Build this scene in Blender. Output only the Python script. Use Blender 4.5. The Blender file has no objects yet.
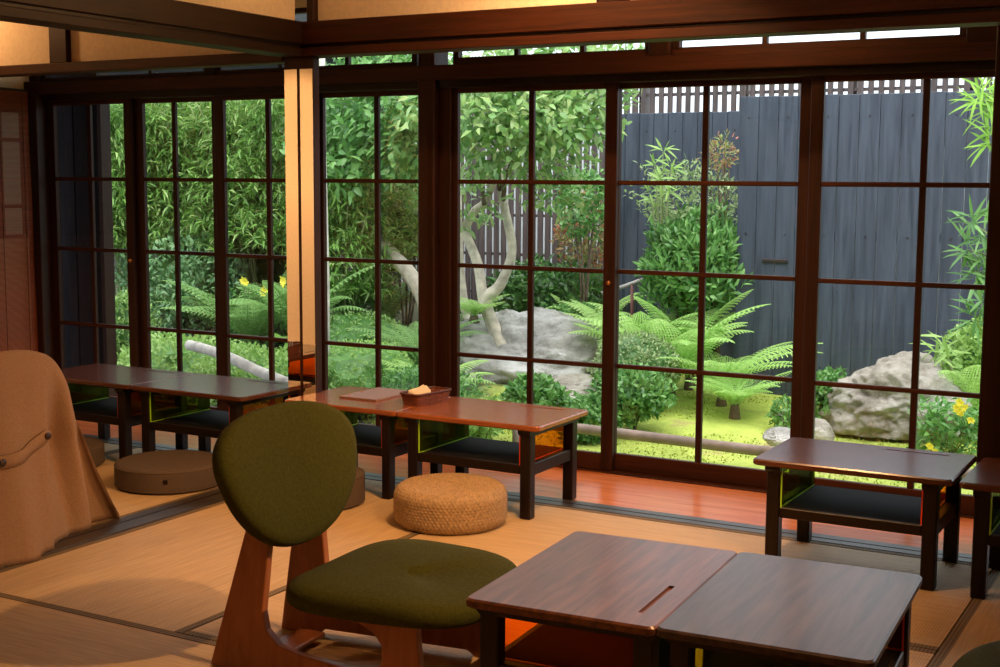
import bpy, math, random
import numpy as np
from mathutils import Vector, Matrix, noise

random.seed(4); RNG = np.random.default_rng(4)
sc = bpy.context.scene; COL = sc.collection
PI = math.pi

# ------------------------------------------------------------------ camera
R_ = Vector((0.87200, 0.48950, 0.00570)); U_ = Vector((-0.06130, 0.09760, 0.99330)); F_ = Vector((-0.48570, 0.86650, -0.11520))
FPX = 1332.92; CAMZ = 1.32
F_.normalize(); R_ = (R_ - F_ * R_.dot(F_)).normalized(); U_ = R_.cross(F_).normalized()
cd = bpy.data.cameras.new('camera'); cam = bpy.data.objects.new('camera', cd); COL.objects.link(cam)
cam.matrix_world = Matrix(((R_.x, U_.x, -F_.x, 0), (R_.y, U_.y, -F_.y, 0), (R_.z, U_.z, -F_.z, CAMZ), (0, 0, 0, 1)))
cd.sensor_width = 36; cd.lens = FPX / 1000 * 36; cd.clip_start = 0.05; cd.clip_end = 300
sc.camera = cam

def ray(x, y): return R_ * ((x - 500) / FPX) - U_ * ((y - 333.5) / FPX) + F_
def at(x, y, Y):
    d = ray(x, y); return Vector((0, 0, CAMZ)) + d * (Y / d.y)
def atx(x, y, X):
    d = ray(x, y); return Vector((0, 0, CAMZ)) + d * (X / d.x)
def atz(x, y, z):
    d = ray(x, y); return Vector((0, 0, CAMZ)) + d * ((z - CAMZ) / d.z)

# ------------------------------------------------------------------ materials
def new_mat(name):
    m = bpy.data.materials.new(name); m.use_nodes = True
    nt = m.node_tree; b = nt.nodes['Principled BSDF']; return m, nt, b
def ramp(nt, fac, stops):
    r = nt.nodes.new('ShaderNodeValToRGB'); e = r.color_ramp.elements
    while len(e) < len(stops): e.new(0.5)
    for i, (p, c) in enumerate(stops): e[i].position = p; e[i].color = (*c, 1)
    nt.links.new(fac, r.inputs[0]); return r.outputs[0]
def mapping(nt, scale, kind='Object', rot=(0, 0, 0)):
    tc = nt.nodes.new('ShaderNodeTexCoord'); mp = nt.nodes.new('ShaderNodeMapping')
    mp.inputs['Scale'].default_value = scale; mp.inputs['Rotation'].default_value = rot
    nt.links.new(tc.outputs[kind], mp.inputs[0]); return mp.outputs[0]
def noise_tex(nt, vec, scale, detail=6, rough=.55, dist=0):
    n = nt.nodes.new('ShaderNodeTexNoise'); n.inputs['Scale'].default_value = scale; n.inputs['Detail'].default_value = detail
    n.inputs['Roughness'].default_value = rough; n.inputs['Distortion'].default_value = dist
    if vec is not None: nt.links.new(vec, n.inputs['Vector'])
    return n.outputs['Fac']
def bump(nt, b, h, strength, dist=.01):
    bp = nt.nodes.new('ShaderNodeBump'); bp.inputs['Strength'].default_value = strength; bp.inputs['Distance'].default_value = dist
    nt.links.new(h, bp.inputs['Height']); nt.links.new(bp.outputs[0], b.inputs['Normal'])
def wood(name, dark, light, scale=(1.5, 30, 30), rough=.4, bmp=.15, coat=0.0):
    m, nt, b = new_mat(name); v = mapping(nt, scale)
    n = noise_tex(nt, v, 1.6, 8, .6, .6)
    nt.links.new(ramp(nt, n, [(.3, dark), (.7, light)]), b.inputs['Base Color'])
    b.inputs['Roughness'].default_value = rough; bump(nt, b, n, bmp, .003)
    b.inputs['Coat Weight'].default_value = coat; b.inputs['Coat Roughness'].default_value = .12
    return m
def plain(name, c, rough=.6, metal=0, nscale=0, amt=.15, bmp=0, spec=.5):
    m, nt, b = new_mat(name); b.inputs['Roughness'].default_value = rough; b.inputs['Metallic'].default_value = metal
    b.inputs['Specular IOR Level'].default_value = spec
    n = noise_tex(nt, mapping(nt, (1, 1, 1)), nscale or 8, 6)
    d = tuple(x * (1 - amt) for x in c); l = tuple(min(1, x * (1 + amt)) for x in c)
    nt.links.new(ramp(nt, n, [(.3, d), (.7, l)]), b.inputs['Base Color'])
    if bmp: bump(nt, b, n, bmp, .005)
    return m
def leafmat(name, cols, rough=.4, trans=.35, spec=.5):
    m, nt, b = new_mat(name)
    g = nt.nodes.new('ShaderNodeNewGeometry')
    c = ramp(nt, g.outputs['Random Per Island'], [(i / (len(cols) - 1), k) for i, k in enumerate(cols)])
    nt.links.new(c, b.inputs['Base Color']); b.inputs['Roughness'].default_value = rough
    b.inputs['Specular IOR Level'].default_value = spec
    t = nt.nodes.new('ShaderNodeBsdfTranslucent'); nt.links.new(c, t.inputs[0])
    mx = nt.nodes.new('ShaderNodeMixShader'); mx.inputs[0].default_value = trans
    nt.links.new(b.outputs[0], mx.inputs[1]); nt.links.new(t.outputs[0], mx.inputs[2])
    nt.links.new(mx.outputs[0], nt.nodes['Material Output'].inputs[0]); return m

M = {}
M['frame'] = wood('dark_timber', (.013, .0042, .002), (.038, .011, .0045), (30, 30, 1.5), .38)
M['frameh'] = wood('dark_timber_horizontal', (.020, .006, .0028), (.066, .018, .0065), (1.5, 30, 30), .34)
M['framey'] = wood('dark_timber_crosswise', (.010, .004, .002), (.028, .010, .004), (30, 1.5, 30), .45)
for k_ in ('frame', 'frameh', 'framey'):
    b_ = M[k_].node_tree.nodes['Principled BSDF']; b_.inputs['Specular IOR Level'].default_value = .25; b_.inputs['Roughness'].default_value = .48
M['table'] = wood('table_timber', (.045, .015, .008), (.12, .038, .017), (2.2, 38, 38), .24, .06, .2)
M['tableworn'] = wood('worn_table_timber', (.050, .019, .011), (.17, .062, .030), (2.2, 30, 30), .34, .08, .05)
for k_ in ('tableworn',):
    M[k_].node_tree.nodes['Principled BSDF'].inputs['Specular IOR Level'].default_value = .28
M['tablewarmlit'] = wood('warm_lit_orange_table_timber', (.16, .042, .014), (.36, .11, .035), (2.2, 38, 38), .22, .05, .25)  # warm light reflected by the middle tops is put into this orange colour
M['tableworn2'] = wood('dark_scuffed_table_timber', (.022, .013, .011), (.075, .043, .036), (2.2, 26, 26), .36, .08, .05)
M['tableworn2'].node_tree.nodes['Principled BSDF'].inputs['Specular IOR Level'].default_value = .3
M['leg'] = wood('black_stained_timber', (.006, .003, .002), (.015, .0065, .004), (30, 30, 2), .4)
M['shelf'] = plain('black_shelf_cloth', (.012, .011, .011), .8)
M['shelf'].node_tree.nodes['Principled BSDF'].inputs['Specular IOR Level'].default_value = .15
M['leg'].node_tree.nodes['Principled BSDF'].inputs['Specular IOR Level'].default_value = .25
M['engawa'] = wood('polished_floor_planks', (.55, .15, .05), (.82, .28, .10), (1.2, 14, 14), .22, .02, .3)
M['sill'] = wood('grey_worn_sill', (.022, .017, .013), (.05, .038, .03), (1.2, 9, 9), .4)
M['chairwood'] = wood('teak_plywood', (.27, .085, .03), (.42, .15, .055), (20, 20, 3), .4, .04)
M['greenfab'] = plain('olive_wool', (.046, .049, .007), .95, nscale=120, amt=.22, bmp=.3, spec=.15)
M['taupefab'] = plain('taupe_cushion_cloth', (.10, .072, .054), .95, nscale=300, amt=.3, bmp=.3, spec=.1)
M['coat'] = plain('camel_wool', (.27, .165, .102), .98, nscale=160, amt=.12, bmp=.35, spec=.1)
M['button'] = plain('dark_horn_button', (.03, .014, .010), .3)
M['plaster'] = plain('ochre_plaster', (.80, .68, .50), .95, nscale=60, amt=.07, bmp=.15)
M['ceil'] = wood('ceiling_boards', (.18, .09, .04), (.30, .16, .08), (1.2, 20, 20), .6)
M['fenceboard'] = wood('charred_fence_board', (.020, .027, .046), (.062, .076, .112), (14, 14, 1.0), .5, .12)
M['slat'] = wood('brown_fence_slat', (.045, .032, .032), (.11, .08, .078), (20, 20, 2), .6)
M['shutter'] = wood('weathered_dark_panel', (.005, .0035, .0045), (.014, .010, .012), (16, 16, 1.4), .9, .1); M['shutter'].node_tree.nodes['Principled BSDF'].inputs['Specular IOR Level'].default_value = .08
M['bark'] = plain('pale_bark', (.52, .46, .38), .85, nscale=14, amt=.35, bmp=.5)
M['darkbark'] = plain('dark_bark', (.11, .08, .055), .9, nscale=20, amt=.4, bmp=.5)
M['birch'] = plain('bleached_log', (.56, .52, .47), .8, nscale=9, amt=.4, bmp=.4)
M['logwood'] = plain('grey_brown_log', (.26, .19, .16), .7, nscale=6, amt=.35, bmp=.3)
M['culm'] = plain('bamboo_culm', (.18, .22, .08), .5)
M['metal'] = plain('dark_iron', (.05, .04, .04), .5, .6)
M['brass'] = plain('aged_brass', (.5, .25, .1), .35, .8)
M['rail'] = plain('maroon_painted_steel', (.20, .07, .07), .5)
M['railtop'] = plain('grey_steel_rail', (.42, .38, .40), .4)
M['yellowflower'] = leafmat('yellow_petals', [(.85, .72, .03), (.95, .85, .12)], .5)
M['napkin'] = plain('cream_paper', (.92, .80, .62), .9, amt=.04)
M['leather'] = plain('tan_leather', (.24, .11, .05), .5, nscale=50, amt=.12, bmp=.1)
M['pale'] = plain('pale_rendered_wall', (.60, .64, .68), .9, amt=.05)
M['darkbehind'] = wood('dark_outbuilding_boards', (.012, .014, .014), (.035, .04, .04), (2, 2, 30), .8)
M['soil'] = plain('dark_soil', (.030, .028, .016), .95, nscale=6, amt=.5)
M['paper'] = None

# mirror
m, nt, b = new_mat('mirror_glass'); b.inputs['Base Color'].default_value = (.93, .90, .86, 1); b.inputs['Metallic'].default_value = 1; b.inputs['Roughness'].default_value = .015; M['mirror'] = m
# window glass: thin sheet, part clear part mirror-like by viewing angle
m, nt, b = new_mat('window_glass')
tr = nt.nodes.new('ShaderNodeBsdfTransparent'); tr.inputs[0].default_value = (.95, .97, .96, 1)
gl = nt.nodes.new('ShaderNodeBsdfGlossy'); gl.inputs['Roughness'].default_value = .01
fr = nt.nodes.new('ShaderNodeFresnel'); fr.inputs['IOR'].default_value = 1.45
mx = nt.nodes.new('ShaderNodeMixShader'); nt.links.new(fr.outputs[0], mx.inputs[0]); nt.links.new(tr.outputs[0], mx.inputs[1]); nt.links.new(gl.outputs[0], mx.inputs[2])
nt.links.new(mx.outputs[0], nt.nodes['Material Output'].inputs[0]); nt.nodes.remove(b); M['glass'] = m
def acrylic(name, col, refl):
    m, nt, b = new_mat(name)
    tr = nt.nodes.new('ShaderNodeBsdfTransparent'); tr.inputs[0].default_value = (*col, 1)
    b.inputs['Base Color'].default_value = (*refl, 1); b.inputs['Roughness'].default_value = .08
    mx = nt.nodes.new('ShaderNodeMixShader'); mx.inputs[0].default_value = .12
    nt.links.new(tr.outputs[0], mx.inputs[1]); nt.links.new(b.outputs[0], mx.inputs[2])
    nt.links.new(mx.outputs[0], nt.nodes['Material Output'].inputs[0]); return m
M['acgreen'] = acrylic('green_acrylic', (.55, .60, .12), (.12, .18, .01))
M['acred'] = acrylic('orange_red_acrylic', (1.0, .48, .10), (.55, .10, .02))
M['edgegreen'] = plain('bright_green_edge', (.42, .80, .03), .3, amt=.02)
M['edgered'] = plain('bright_red_edge', (.95, .07, .02), .3, amt=.02)
# shoji paper
m, nt, b = new_mat('window_paper'); b.inputs['Base Color'].default_value = (.30, .29, .22, 1); b.inputs['Roughness'].default_value = .9
t = nt.nodes.new('ShaderNodeBsdfTranslucent'); t.inputs[0].default_value = (.32, .33, .26, 1)
mx = nt.nodes.new('ShaderNodeMixShader'); mx.inputs[0].default_value = .6; nt.links.new(b.outputs[0], mx.inputs[1]); nt.links.new(t.outputs[0], mx.inputs[2])
nt.links.new(mx.outputs[0], nt.nodes['Material Output'].inputs[0]); M['paper'] = m
M['blind'] = leafmat('reed_blind', [(.30, .07, .025), (.42, .11, .04), (.36, .09, .03)], .6, .3)
# tatami: fine ribs + dull gold straw
def tatami(name, axis):
    m, nt, b = new_mat(name)
    w = nt.nodes.new('ShaderNodeTexWave'); w.wave_type = 'BANDS'; w.bands_direction = axis; w.inputs['Scale'].default_value = 38; w.inputs['Distortion'].default_value = .3
    tc = nt.nodes.new('ShaderNodeTexCoord'); nt.links.new(tc.outputs['Object'], w.inputs[0])
    n = noise_tex(nt, mapping(nt, (3, 60, 3) if axis == 'X' else (60, 3, 3)), 2, 5)
    mixf = nt.nodes.new('ShaderNodeMath'); mixf.operation = 'MULTIPLY_ADD'; mixf.inputs[1].default_value = .35
    nt.links.new(w.outputs['Fac'], mixf.inputs[0]); nt.links.new(n, mixf.inputs[2])
    nt.links.new(ramp(nt, mixf.outputs[0], [(.3, (.36, .235, .11)), (.95, (.60, .41, .21))]), b.inputs['Base Color'])
    b.inputs['Roughness'].default_value = .6; bump(nt, b, w.outputs['Fac'], .5, .002); return m
M['tatx'] = tatami('tatami_straw_ribs_one_way', 'X'); M['taty'] = tatami('tatami_straw_ribs_other_way', 'Y')
# border brocade
m, nt, b = new_mat('tatami_border_brocade')
ck = nt.nodes.new('ShaderNodeTexChecker'); ck.inputs['Scale'].default_value = 130; ck.inputs['Color1'].default_value = (.07, .045, .02, 1); ck.inputs['Color2'].default_value = (.22, .15, .07, 1)
nt.links.new(mapping(nt, (1, 1, 1), rot=(0, 0, PI / 4)), ck.inputs[0]); nt.links.new(ck.outputs[0], b.inputs['Base Color']); b.inputs['Roughness'].default_value = .8; M['heri'] = m
# wicker
def wicker(name, c1, c2, su, sv):
    m, nt, b = new_mat(name); tc = nt.nodes.new('ShaderNodeTexCoord')
    mp = nt.nodes.new('ShaderNodeMapping'); mp.inputs['Scale'].default_value = (su, sv, 1); nt.links.new(tc.outputs['UV'], mp.inputs[0])
    bk = nt.nodes.new('ShaderNodeTexBrick'); bk.inputs['Scale'].default_value = 1; bk.inputs['Mortar Size'].default_value = .09; bk.inputs['Mortar Smooth'].default_value = .8
    bk.inputs['Brick Width'].default_value = 1.; bk.inputs['Row Height'].default_value = .5
    bk.inputs['Color1'].default_value = (*c1, 1); bk.inputs['Color2'].default_value = (*c2, 1); bk.inputs['Mortar'].default_value = tuple(x * .35 for x in c1) + (1,)
    nt.links.new(mp.outputs[0], bk.inputs[0]); nt.links.new(bk.outputs[0], b.inputs['Base Color']); b.inputs['Roughness'].default_value = .6
    inv = nt.nodes.new('ShaderNodeMath'); inv.operation = 'SUBTRACT'; inv.inputs[0].default_value = 1; nt.links.new(bk.outputs['Fac'], inv.inputs[1])
    bump(nt, b, inv.outputs[0], .9, .004); return m
M['pouf'] = wicker('pale_rush_weave', (.56, .33, .14), (.44, .24, .09), 90, 24)
M['basket'] = wicker('red_brown_cane', (.24, .06, .025), (.16, .04, .018), 30, 8)
# moss / lawn
m, nt, b = new_mat('moss_ground')
v = mapping(nt, (1, 1, 1)); n1 = noise_tex(nt, v, 1.4, 8, .65); n2 = noise_tex(nt, v, 45, 4)
c1 = ramp(nt, n1, [(.30, (.22, .25, .05)), (.45, (.34, .42, .07)), (.58, (.46, .54, .10)), (.66, (.40, .32, .13))])
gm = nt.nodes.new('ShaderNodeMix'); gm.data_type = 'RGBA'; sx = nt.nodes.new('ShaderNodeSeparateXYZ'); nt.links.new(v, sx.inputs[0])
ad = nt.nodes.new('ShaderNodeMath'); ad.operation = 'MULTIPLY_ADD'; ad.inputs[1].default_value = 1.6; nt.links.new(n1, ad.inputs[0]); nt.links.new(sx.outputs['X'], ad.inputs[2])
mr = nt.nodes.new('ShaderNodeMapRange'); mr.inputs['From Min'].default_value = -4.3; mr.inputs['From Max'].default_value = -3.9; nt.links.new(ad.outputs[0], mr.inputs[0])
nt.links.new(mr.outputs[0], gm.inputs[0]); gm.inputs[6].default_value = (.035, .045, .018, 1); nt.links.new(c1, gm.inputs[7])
nt.links.new(gm.outputs[2], b.inputs['Base Color']); b.inputs['Roughness'].default_value = .95; bump(nt, b, n2, .8, .03); M['moss'] = m
# stone
def stone(name, a, c, pale):
    m, nt, b = new_mat(name); v = mapping(nt, (1, 1, 1)); n1 = noise_tex(nt, v, 5, 10, .7, .4); n2 = noise_tex(nt, mapping(nt, (1, 1, 2.2)), 2.2, 8, .6)
    mxn = nt.nodes.new('ShaderNodeMix'); mxn.data_type = 'RGBA'
    nt.links.new(ramp(nt, n1, [(.3, a), (.62, c)]), mxn.inputs[6]); mxn.inputs[7].default_value = (*pale, 1)
    nt.links.new(ramp(nt, n2, [(.48, (0, 0, 0)), (.66, (.8, .8, .8))]), mxn.inputs[0])
    nt.links.new(mxn.outputs[2], b.inputs['Base Color']); b.inputs['Roughness'].default_value = .85; nb = noise_tex(nt, v, 17, 8, .7, .3); bump(nt, b, nb, 1.0, .04); return m
M['rock'] = stone('grey_granite', (.20, .19, .175), (.46, .44, .42), (.68, .67, .66))
M['rockwarm'] = stone('warm_grey_granite', (.20, .17, .14), (.42, .38, .33), (.60, .57, .53))

# leaves
G = leafmat
M['lf_bamboo'] = G('bamboo_leaves', [(.09, .20, .04), (.15, .32, .06), (.25, .46, .10), (.12, .26, .05), (.42, .55, .20)])
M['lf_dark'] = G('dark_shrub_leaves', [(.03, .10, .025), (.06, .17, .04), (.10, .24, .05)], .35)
M['lf_mid'] = G('mid_green_leaves', [(.06, .19, .045), (.14, .33, .08), (.24, .46, .14)], .35)
M['lf_blue'] = G('bluish_green_leaves', [(.08, .20, .08), (.16, .32, .14), (.24, .42, .18)], .4)
M['lf_light'] = G('light_green_leaves', [(.22, .40, .09), (.36, .55, .15), (.28, .46, .12)], .45)
M['lf_tree'] = G('broad_tree_leaves', [(.09, .22, .05), (.18, .36, .09), (.32, .50, .16), (.34, .44, .15), (.14, .32, .08), (.42, .60, .26)], .3)
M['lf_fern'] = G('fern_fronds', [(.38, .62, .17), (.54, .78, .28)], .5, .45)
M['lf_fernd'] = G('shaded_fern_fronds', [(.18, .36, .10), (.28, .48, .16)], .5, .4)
M['lf_azalea'] = G('azalea_leaves', [(.12, .24, .06), (.20, .36, .09), (.28, .44, .12)], .5)
M['lf_azpale'] = G('grey_green_azalea_leaves', [(.18, .27, .11), (.28, .38, .17), (.36, .46, .22)], .5)
M['lf_red'] = G('reddish_leaf_tips', [(.45, .14, .09), (.35, .30, .12), (.20, .34, .10)], .45)
M['lf_grass'] = G('grass_blades', [(.20, .42, .05), (.34, .58, .08)], .5)

# ------------------------------------------------------------------ mesh helpers
class MB:
    def __init__(s): s.v = []; s.f = []; s.uv = None; s.sm = False
    def add(s, vs, fs):
        o = len(s.v); s.v += [tuple(p) for p in vs]; s.f += [tuple(i + o for i in f) for f in fs]; return s
    def box(s, x0, x1, y0, y1, z0, z1, bev=0):
        if bev <= 0:
            return s.add([(x, y, z) for x in (x0, x1) for y in (y0, y1) for z in (z0, z1)],
                  [(0, 1, 3, 2), (4, 6, 7, 5), (0, 4, 5, 1), (2, 3, 7, 6), (0, 2, 6, 4), (1, 5, 7, 3)])
        b = min(bev, (x1 - x0) * .45, (y1 - y0) * .45, (z1 - z0) * .45)
        vs = []; idx = {}
        for i, X in enumerate((x0, x1)):
            for j, Y in enumerate((y0, y1)):
                for k, Z in enumerate((z0, z1)):
                    sx, sy, sz = (1, -1)[i], (1, -1)[j], (1, -1)[k]
                    idx[i, j, k, 0] = len(vs); vs.append((X, Y + sy * b, Z + sz * b))
                    idx[i, j, k, 1] = len(vs); vs.append((X + sx * b, Y, Z + sz * b))
                    idx[i, j, k, 2] = len(vs); vs.append((X + sx * b, Y + sy * b, Z))
        fs = []
        for i in (0, 1):
            fs.append([idx[i, 0, 0, 0], idx[i, 1, 0, 0], idx[i, 1, 1, 0], idx[i, 0, 1, 0]])
            fs.append([idx[0, i, 0, 1], idx[1, i, 0, 1], idx[1, i, 1, 1], idx[0, i, 1, 1]])
            fs.append([idx[0, 0, i, 2], idx[1, 0, i, 2], idx[1, 1, i, 2], idx[0, 1, i, 2]])
        for i in (0, 1):
            for j in (0, 1):
                fs.append([idx[i, j, 0, 0], idx[i, j, 1, 0], idx[i, j, 1, 1], idx[i, j, 0, 1]])
                fs.append([idx[i, 0, j, 0], idx[i, 1, j, 0], idx[i, 1, j, 2], idx[i, 0, j, 2]])
                fs.append([idx[0, i, j, 1], idx[1, i, j, 1], idx[1, i, j, 2], idx[0, i, j, 2]])
                for k in (0, 1): fs.append([idx[i, j, k, 0], idx[i, j, k, 1], idx[i, j, k, 2]])
        return s.add(vs, fs)
    def tube(s, pts, rad, n=10, cap=True):
        pts = [Vector(p) for p in pts]; rad = rad if isinstance(rad, (list, tuple)) else [rad] * len(pts)
        vs = []; fs = []; a = None
        for i, p in enumerate(pts):
            d = (pts[min(i + 1, len(pts) - 1)] - pts[max(i - 1, 0)]).normalized()
            if a is None: a = d.orthogonal().normalized()
            a = (a - d * a.dot(d)).normalized(); c = d.cross(a)
            vs += [p + (a * math.cos(2 * PI * k / n) + c * math.sin(2 * PI * k / n)) * rad[i] for k in range(n)]
        for i in range(len(pts) - 1):
            for k in range(n): fs.append((i * n + k, i * n + (k + 1) % n, (i + 1) * n + (k + 1) % n, (i + 1) * n + k))
        if cap: fs.append(tuple(range(n - 1, -1, -1))); fs.append(tuple((len(pts) - 1) * n + k for k in range(n)))
        return s.add(vs, fs)
    def rings(s, rs, cap=True, uv=False):
        n = len(rs[0]); o = len(s.v); vs = [p for r in rs for p in r]; fs = []
        for i in range(len(rs) - 1):
            for k in range(n): fs.append((i * n + k, i * n + (k + 1) % n, (i + 1) * n + (k + 1) % n, (i + 1) * n + k))
        if cap: fs.append(tuple(range(n - 1, -1, -1))); fs.append(tuple((len(rs) - 1) * n + k for k in range(n)))
        return s.add(vs, fs)
    def prism(s, poly, axis, a, b):
        n = len(poly)
        def P(p, t): return (t, p[0], p[1]) if axis == 'x' else (p[0], t, p[1]) if axis == 'y' else (p[0], p[1], t)
        vs = [P(p, a) for p in poly] + [P(p, b) for p in poly]
        fs = [tuple(range(n - 1, -1, -1)), tuple(range(n, 2 * n))] + [(i, (i + 1) % n, n + (i + 1) % n, n + i) for i in range(n)]
        return s.add(vs, fs)
    def build(s, name, mat, parent=None, smooth=False, loc=None, bev=0, origin=None):
        me = bpy.data.meshes.new(name)
        if origin is not None:
            o_ = Vector(origin); s.v = [tuple(Vector(p) - o_) for p in s.v]
        me.from_pydata(s.v, [], s.f); me.materials.append(mat)
        import bmesh
        bm = bmesh.new(); bm.from_mesh(me)
        if len(s.f) < 30000: bmesh.ops.recalc_face_normals(bm, faces=bm.faces)
        bm.to_mesh(me); bm.free()
        if smooth: me.polygons.foreach_set('use_smooth', [True] * len(me.polygons))
        ob = bpy.data.objects.new(name, me); COL.objects.link(ob)
        if parent: ob.parent = parent
        if origin is not None: ob.location = origin
        if loc is not None: ob.location = loc
        if bev:
            md = ob.modifiers.new('bevel', 'BEVEL'); md.width = bev; md.segments = 2; md.limit_method = 'ANGLE'; md.angle_limit = .7
        return ob

def tag(o, label, cat, group=None, kind=None):
    o['label'] = label; o['category'] = cat
    if group: o['group'] = group
    if kind: o['kind'] = kind
    return o
def empty(name, loc, label, cat, group=None, rz=0):
    o = bpy.data.objects.new(name, None); COL.objects.link(o); o.location = loc; o.rotation_euler = (0, 0, rz); o.empty_display_size = .1
    return tag(o, label, cat, group)
def struct(o): o['kind'] = 'structure'; return o
def sempty(name, loc=(0, 0, 0)):
    o = bpy.data.objects.new(name, None); COL.objects.link(o); o.location = loc; o['kind'] = 'structure'; return o
def dup(root, loc, rz=None, label=None, group=None, scale=None):
    r = root.copy(); COL.objects.link(r); r.location = loc
    if rz is not None: r.rotation_euler = (0, 0, rz)
    if label: r['label'] = label
    if group: r['group'] = group
    if scale: r.scale = scale
    for ch in list(root.children):
        c = ch.copy(); COL.objects.link(c); c.parent = r
        for g in ch.children:
            d = g.copy(); COL.objects.link(d); d.parent = c
    return r

# ------------------------------------------------------------------ room constants
YG = 5.44            # glass line
YB = 4.66            # inner face of the beam line
XC = -3.65           # corner post / threshold
XL, XR, YBK, ZC = -6.10, 1.7, -1.6, 2.55

# floor base, sill, engawa
struct(MB().box(XL, XR, YBK, 4.75, -.12, -.045).build('floor', M['soil']))
eng = sempty('floor')
for i in range(6):
    y0 = 4.862 + i * .09
    MB().box(XL, XR, y0, y0 + .0895, -.05, -.002, .0004).build('floor_board', M['engawa'], eng)
s_ = struct(MB().box(XL, XR, 4.75, 4.86, -.05, .002, .003).build('trim_1', M['sill']))
MB().box(XL, XR, 4.80, 4.806, .002, .0035).build('groove_line', M['leg'], s_)
s_ = struct(MB().box(-3.755, -3.61, YBK, 4.75, -.05, .006, .003).build('trim_2', M['sill']))
MB().box(-3.70, -3.693, YBK, 4.75, .006, .0075).build('groove_line', M['leg'], s_)
struct(MB().box(XL, XR, 5.402, 5.52, -.05, .004, .002).build('trim_3', M['frameh']))

# tatami mats
mats = [((-2.635, -.700), (3.79, 4.745), 'x', 'tatami mat running along the polished floor strip, under the pouf and window tables'),
        ((-3.605, -2.640), (2.825, 4.745), 'y', 'tatami mat between the green chair and the mirrored post, lying crosswise'),
        ((-.695, .26), (2.825, 4.745), 'y', 'tatami mat at the right edge, past the dark cloth border'),
        ((-2.635, -.700), (2.825, 3.785), 'x', 'tatami mat under the green chair and the joined low tables'),
        ((-3.605, -1.690), (1.865, 2.820), 'x', 'tatami mat in the bottom left corner, in front of a patterned border'),
        ((-1.685, .26), (1.865, 2.820), 'x', 'tatami mat nearest the camera under the two joined tables'),
        ((-4.715, -3.76), (2.825, 4.745), 'y', 'tatami mat of the far left room under the round taupe cushion in full view'),
        ((-5.675, -4.72), (2.825, 4.745), 'y', 'tatami mat of the far left room, farthest back behind the camel coat')]
for i, ((x0, x1), (y0, y1), ax, lab) in enumerate(mats):
    cx, cy = (x0 + x1) / 2, (y0 + y1) / 2
    t = empty('tatami_mat', (cx, cy, -.045), lab, 'tatami mat', 'tatami mats on the floor')
    hx, hy = (x1 - x0) / 2, (y1 - y0) / 2
    if ax == 'x':
        MB().box(-hx, hx, -hy + .028, hy - .028, 0, .045).build('straw_surface', M['tatx'], t)
        for s in (-1, 1): MB().box(-hx, hx, min(s * hy, s * (hy - .028)), max(s * hy, s * (hy - .028)), 0, .0465).build('cloth_border', M['heri'], t)
    else:
        MB().box(-hx + .028, hx - .028, -hy, hy, 0, .045).build('straw_surface', M['taty'], t)
        for s in (-1, 1): MB().box(min(s * hx, s * (hx - .028)), max(s * hx, s * (hx - .028)), -hy, hy, 0, .0465).build('cloth_border', M['heri'], t)
MBf = MB()
for (x0, x1, y0, y1) in ((-3.605, XR, YBK, 1.86), (.265, XR, 1.86, 4.745), (XL, -3.76, YBK, 2.82), (XL, -5.68, 2.82, 4.745)): MBf.box(x0, x1, y0, y1, -.044, -.001)
struct(MBf.build('floor', M['tatx']))

# ------------------------------------------------------------------ beams and walls
def beam(n, name, dims, mat, bev=.004): return struct(MB().box(*dims, bev).build(name, mat))
# beam B: two-stage lintel along the engawa; beam A along the threshold
b1 = beam(0, 'trim_4', (XC - .055, XR, YB + .005, YB + .115, 1.888, 1.985), M['frameh'])
beam(0, 'trim_17', (XL, XC - .055, YB + .005, YB + .10, 1.818, 1.866), M['frameh'])
MB().box(XC - .05, XR, YB + .02, YB + .10, 1.872, 1.889).build('shadow_gap_strip', M['leg'], b1)
MB().box(XC - .05, XR, YB - .006, YB + .12, 1.838, 1.873, .003).build('lower_rail', M['frameh'], b1)
b2 = beam(0, 'trim_5', (XC - .055, XC + .055, YBK, YB + .005, 1.888, 1.985), M['framey'])
MB().box(XC - .045, XC + .045, YBK, YB, 1.872, 1.889).build('shadow_gap_strip', M['leg'], b2)
MB().box(XC - .062, XC + .062, YBK, YB - .006, 1.838, 1.873, .003).build('lower_rail', M['framey'], b2)
# plaster above beams
w1 = struct(MB().box(-3.59, XR, YB + .05, YB + .09, 1.985, ZC).build('wall_north_upper', M['plaster']))
w2 = struct(MB().box(XL, -3.71, YB + .05, YB + .09, 1.866, ZC).build('wall_north_left_upper', M['plaster']))
w3 = struct(MB().box(XC - .02, XC + .02, YBK, YB, 1.985, ZC).build('wall_threshold_upper', M['plaster']))
beam(0, 'trim_6', (-3.585, -3.545, YB + .02, YB + .06, 1.985, ZC), M['frame'])
beam(0, 'trim_7', (-2.215, -2.085, YB + .02, YB + .06, 1.985, ZC), M['frame'])
beam(0, 'trim_8', (-5.15, -5.03, YB + .02, YB + .06, 1.866, ZC), M['frame'])
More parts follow.
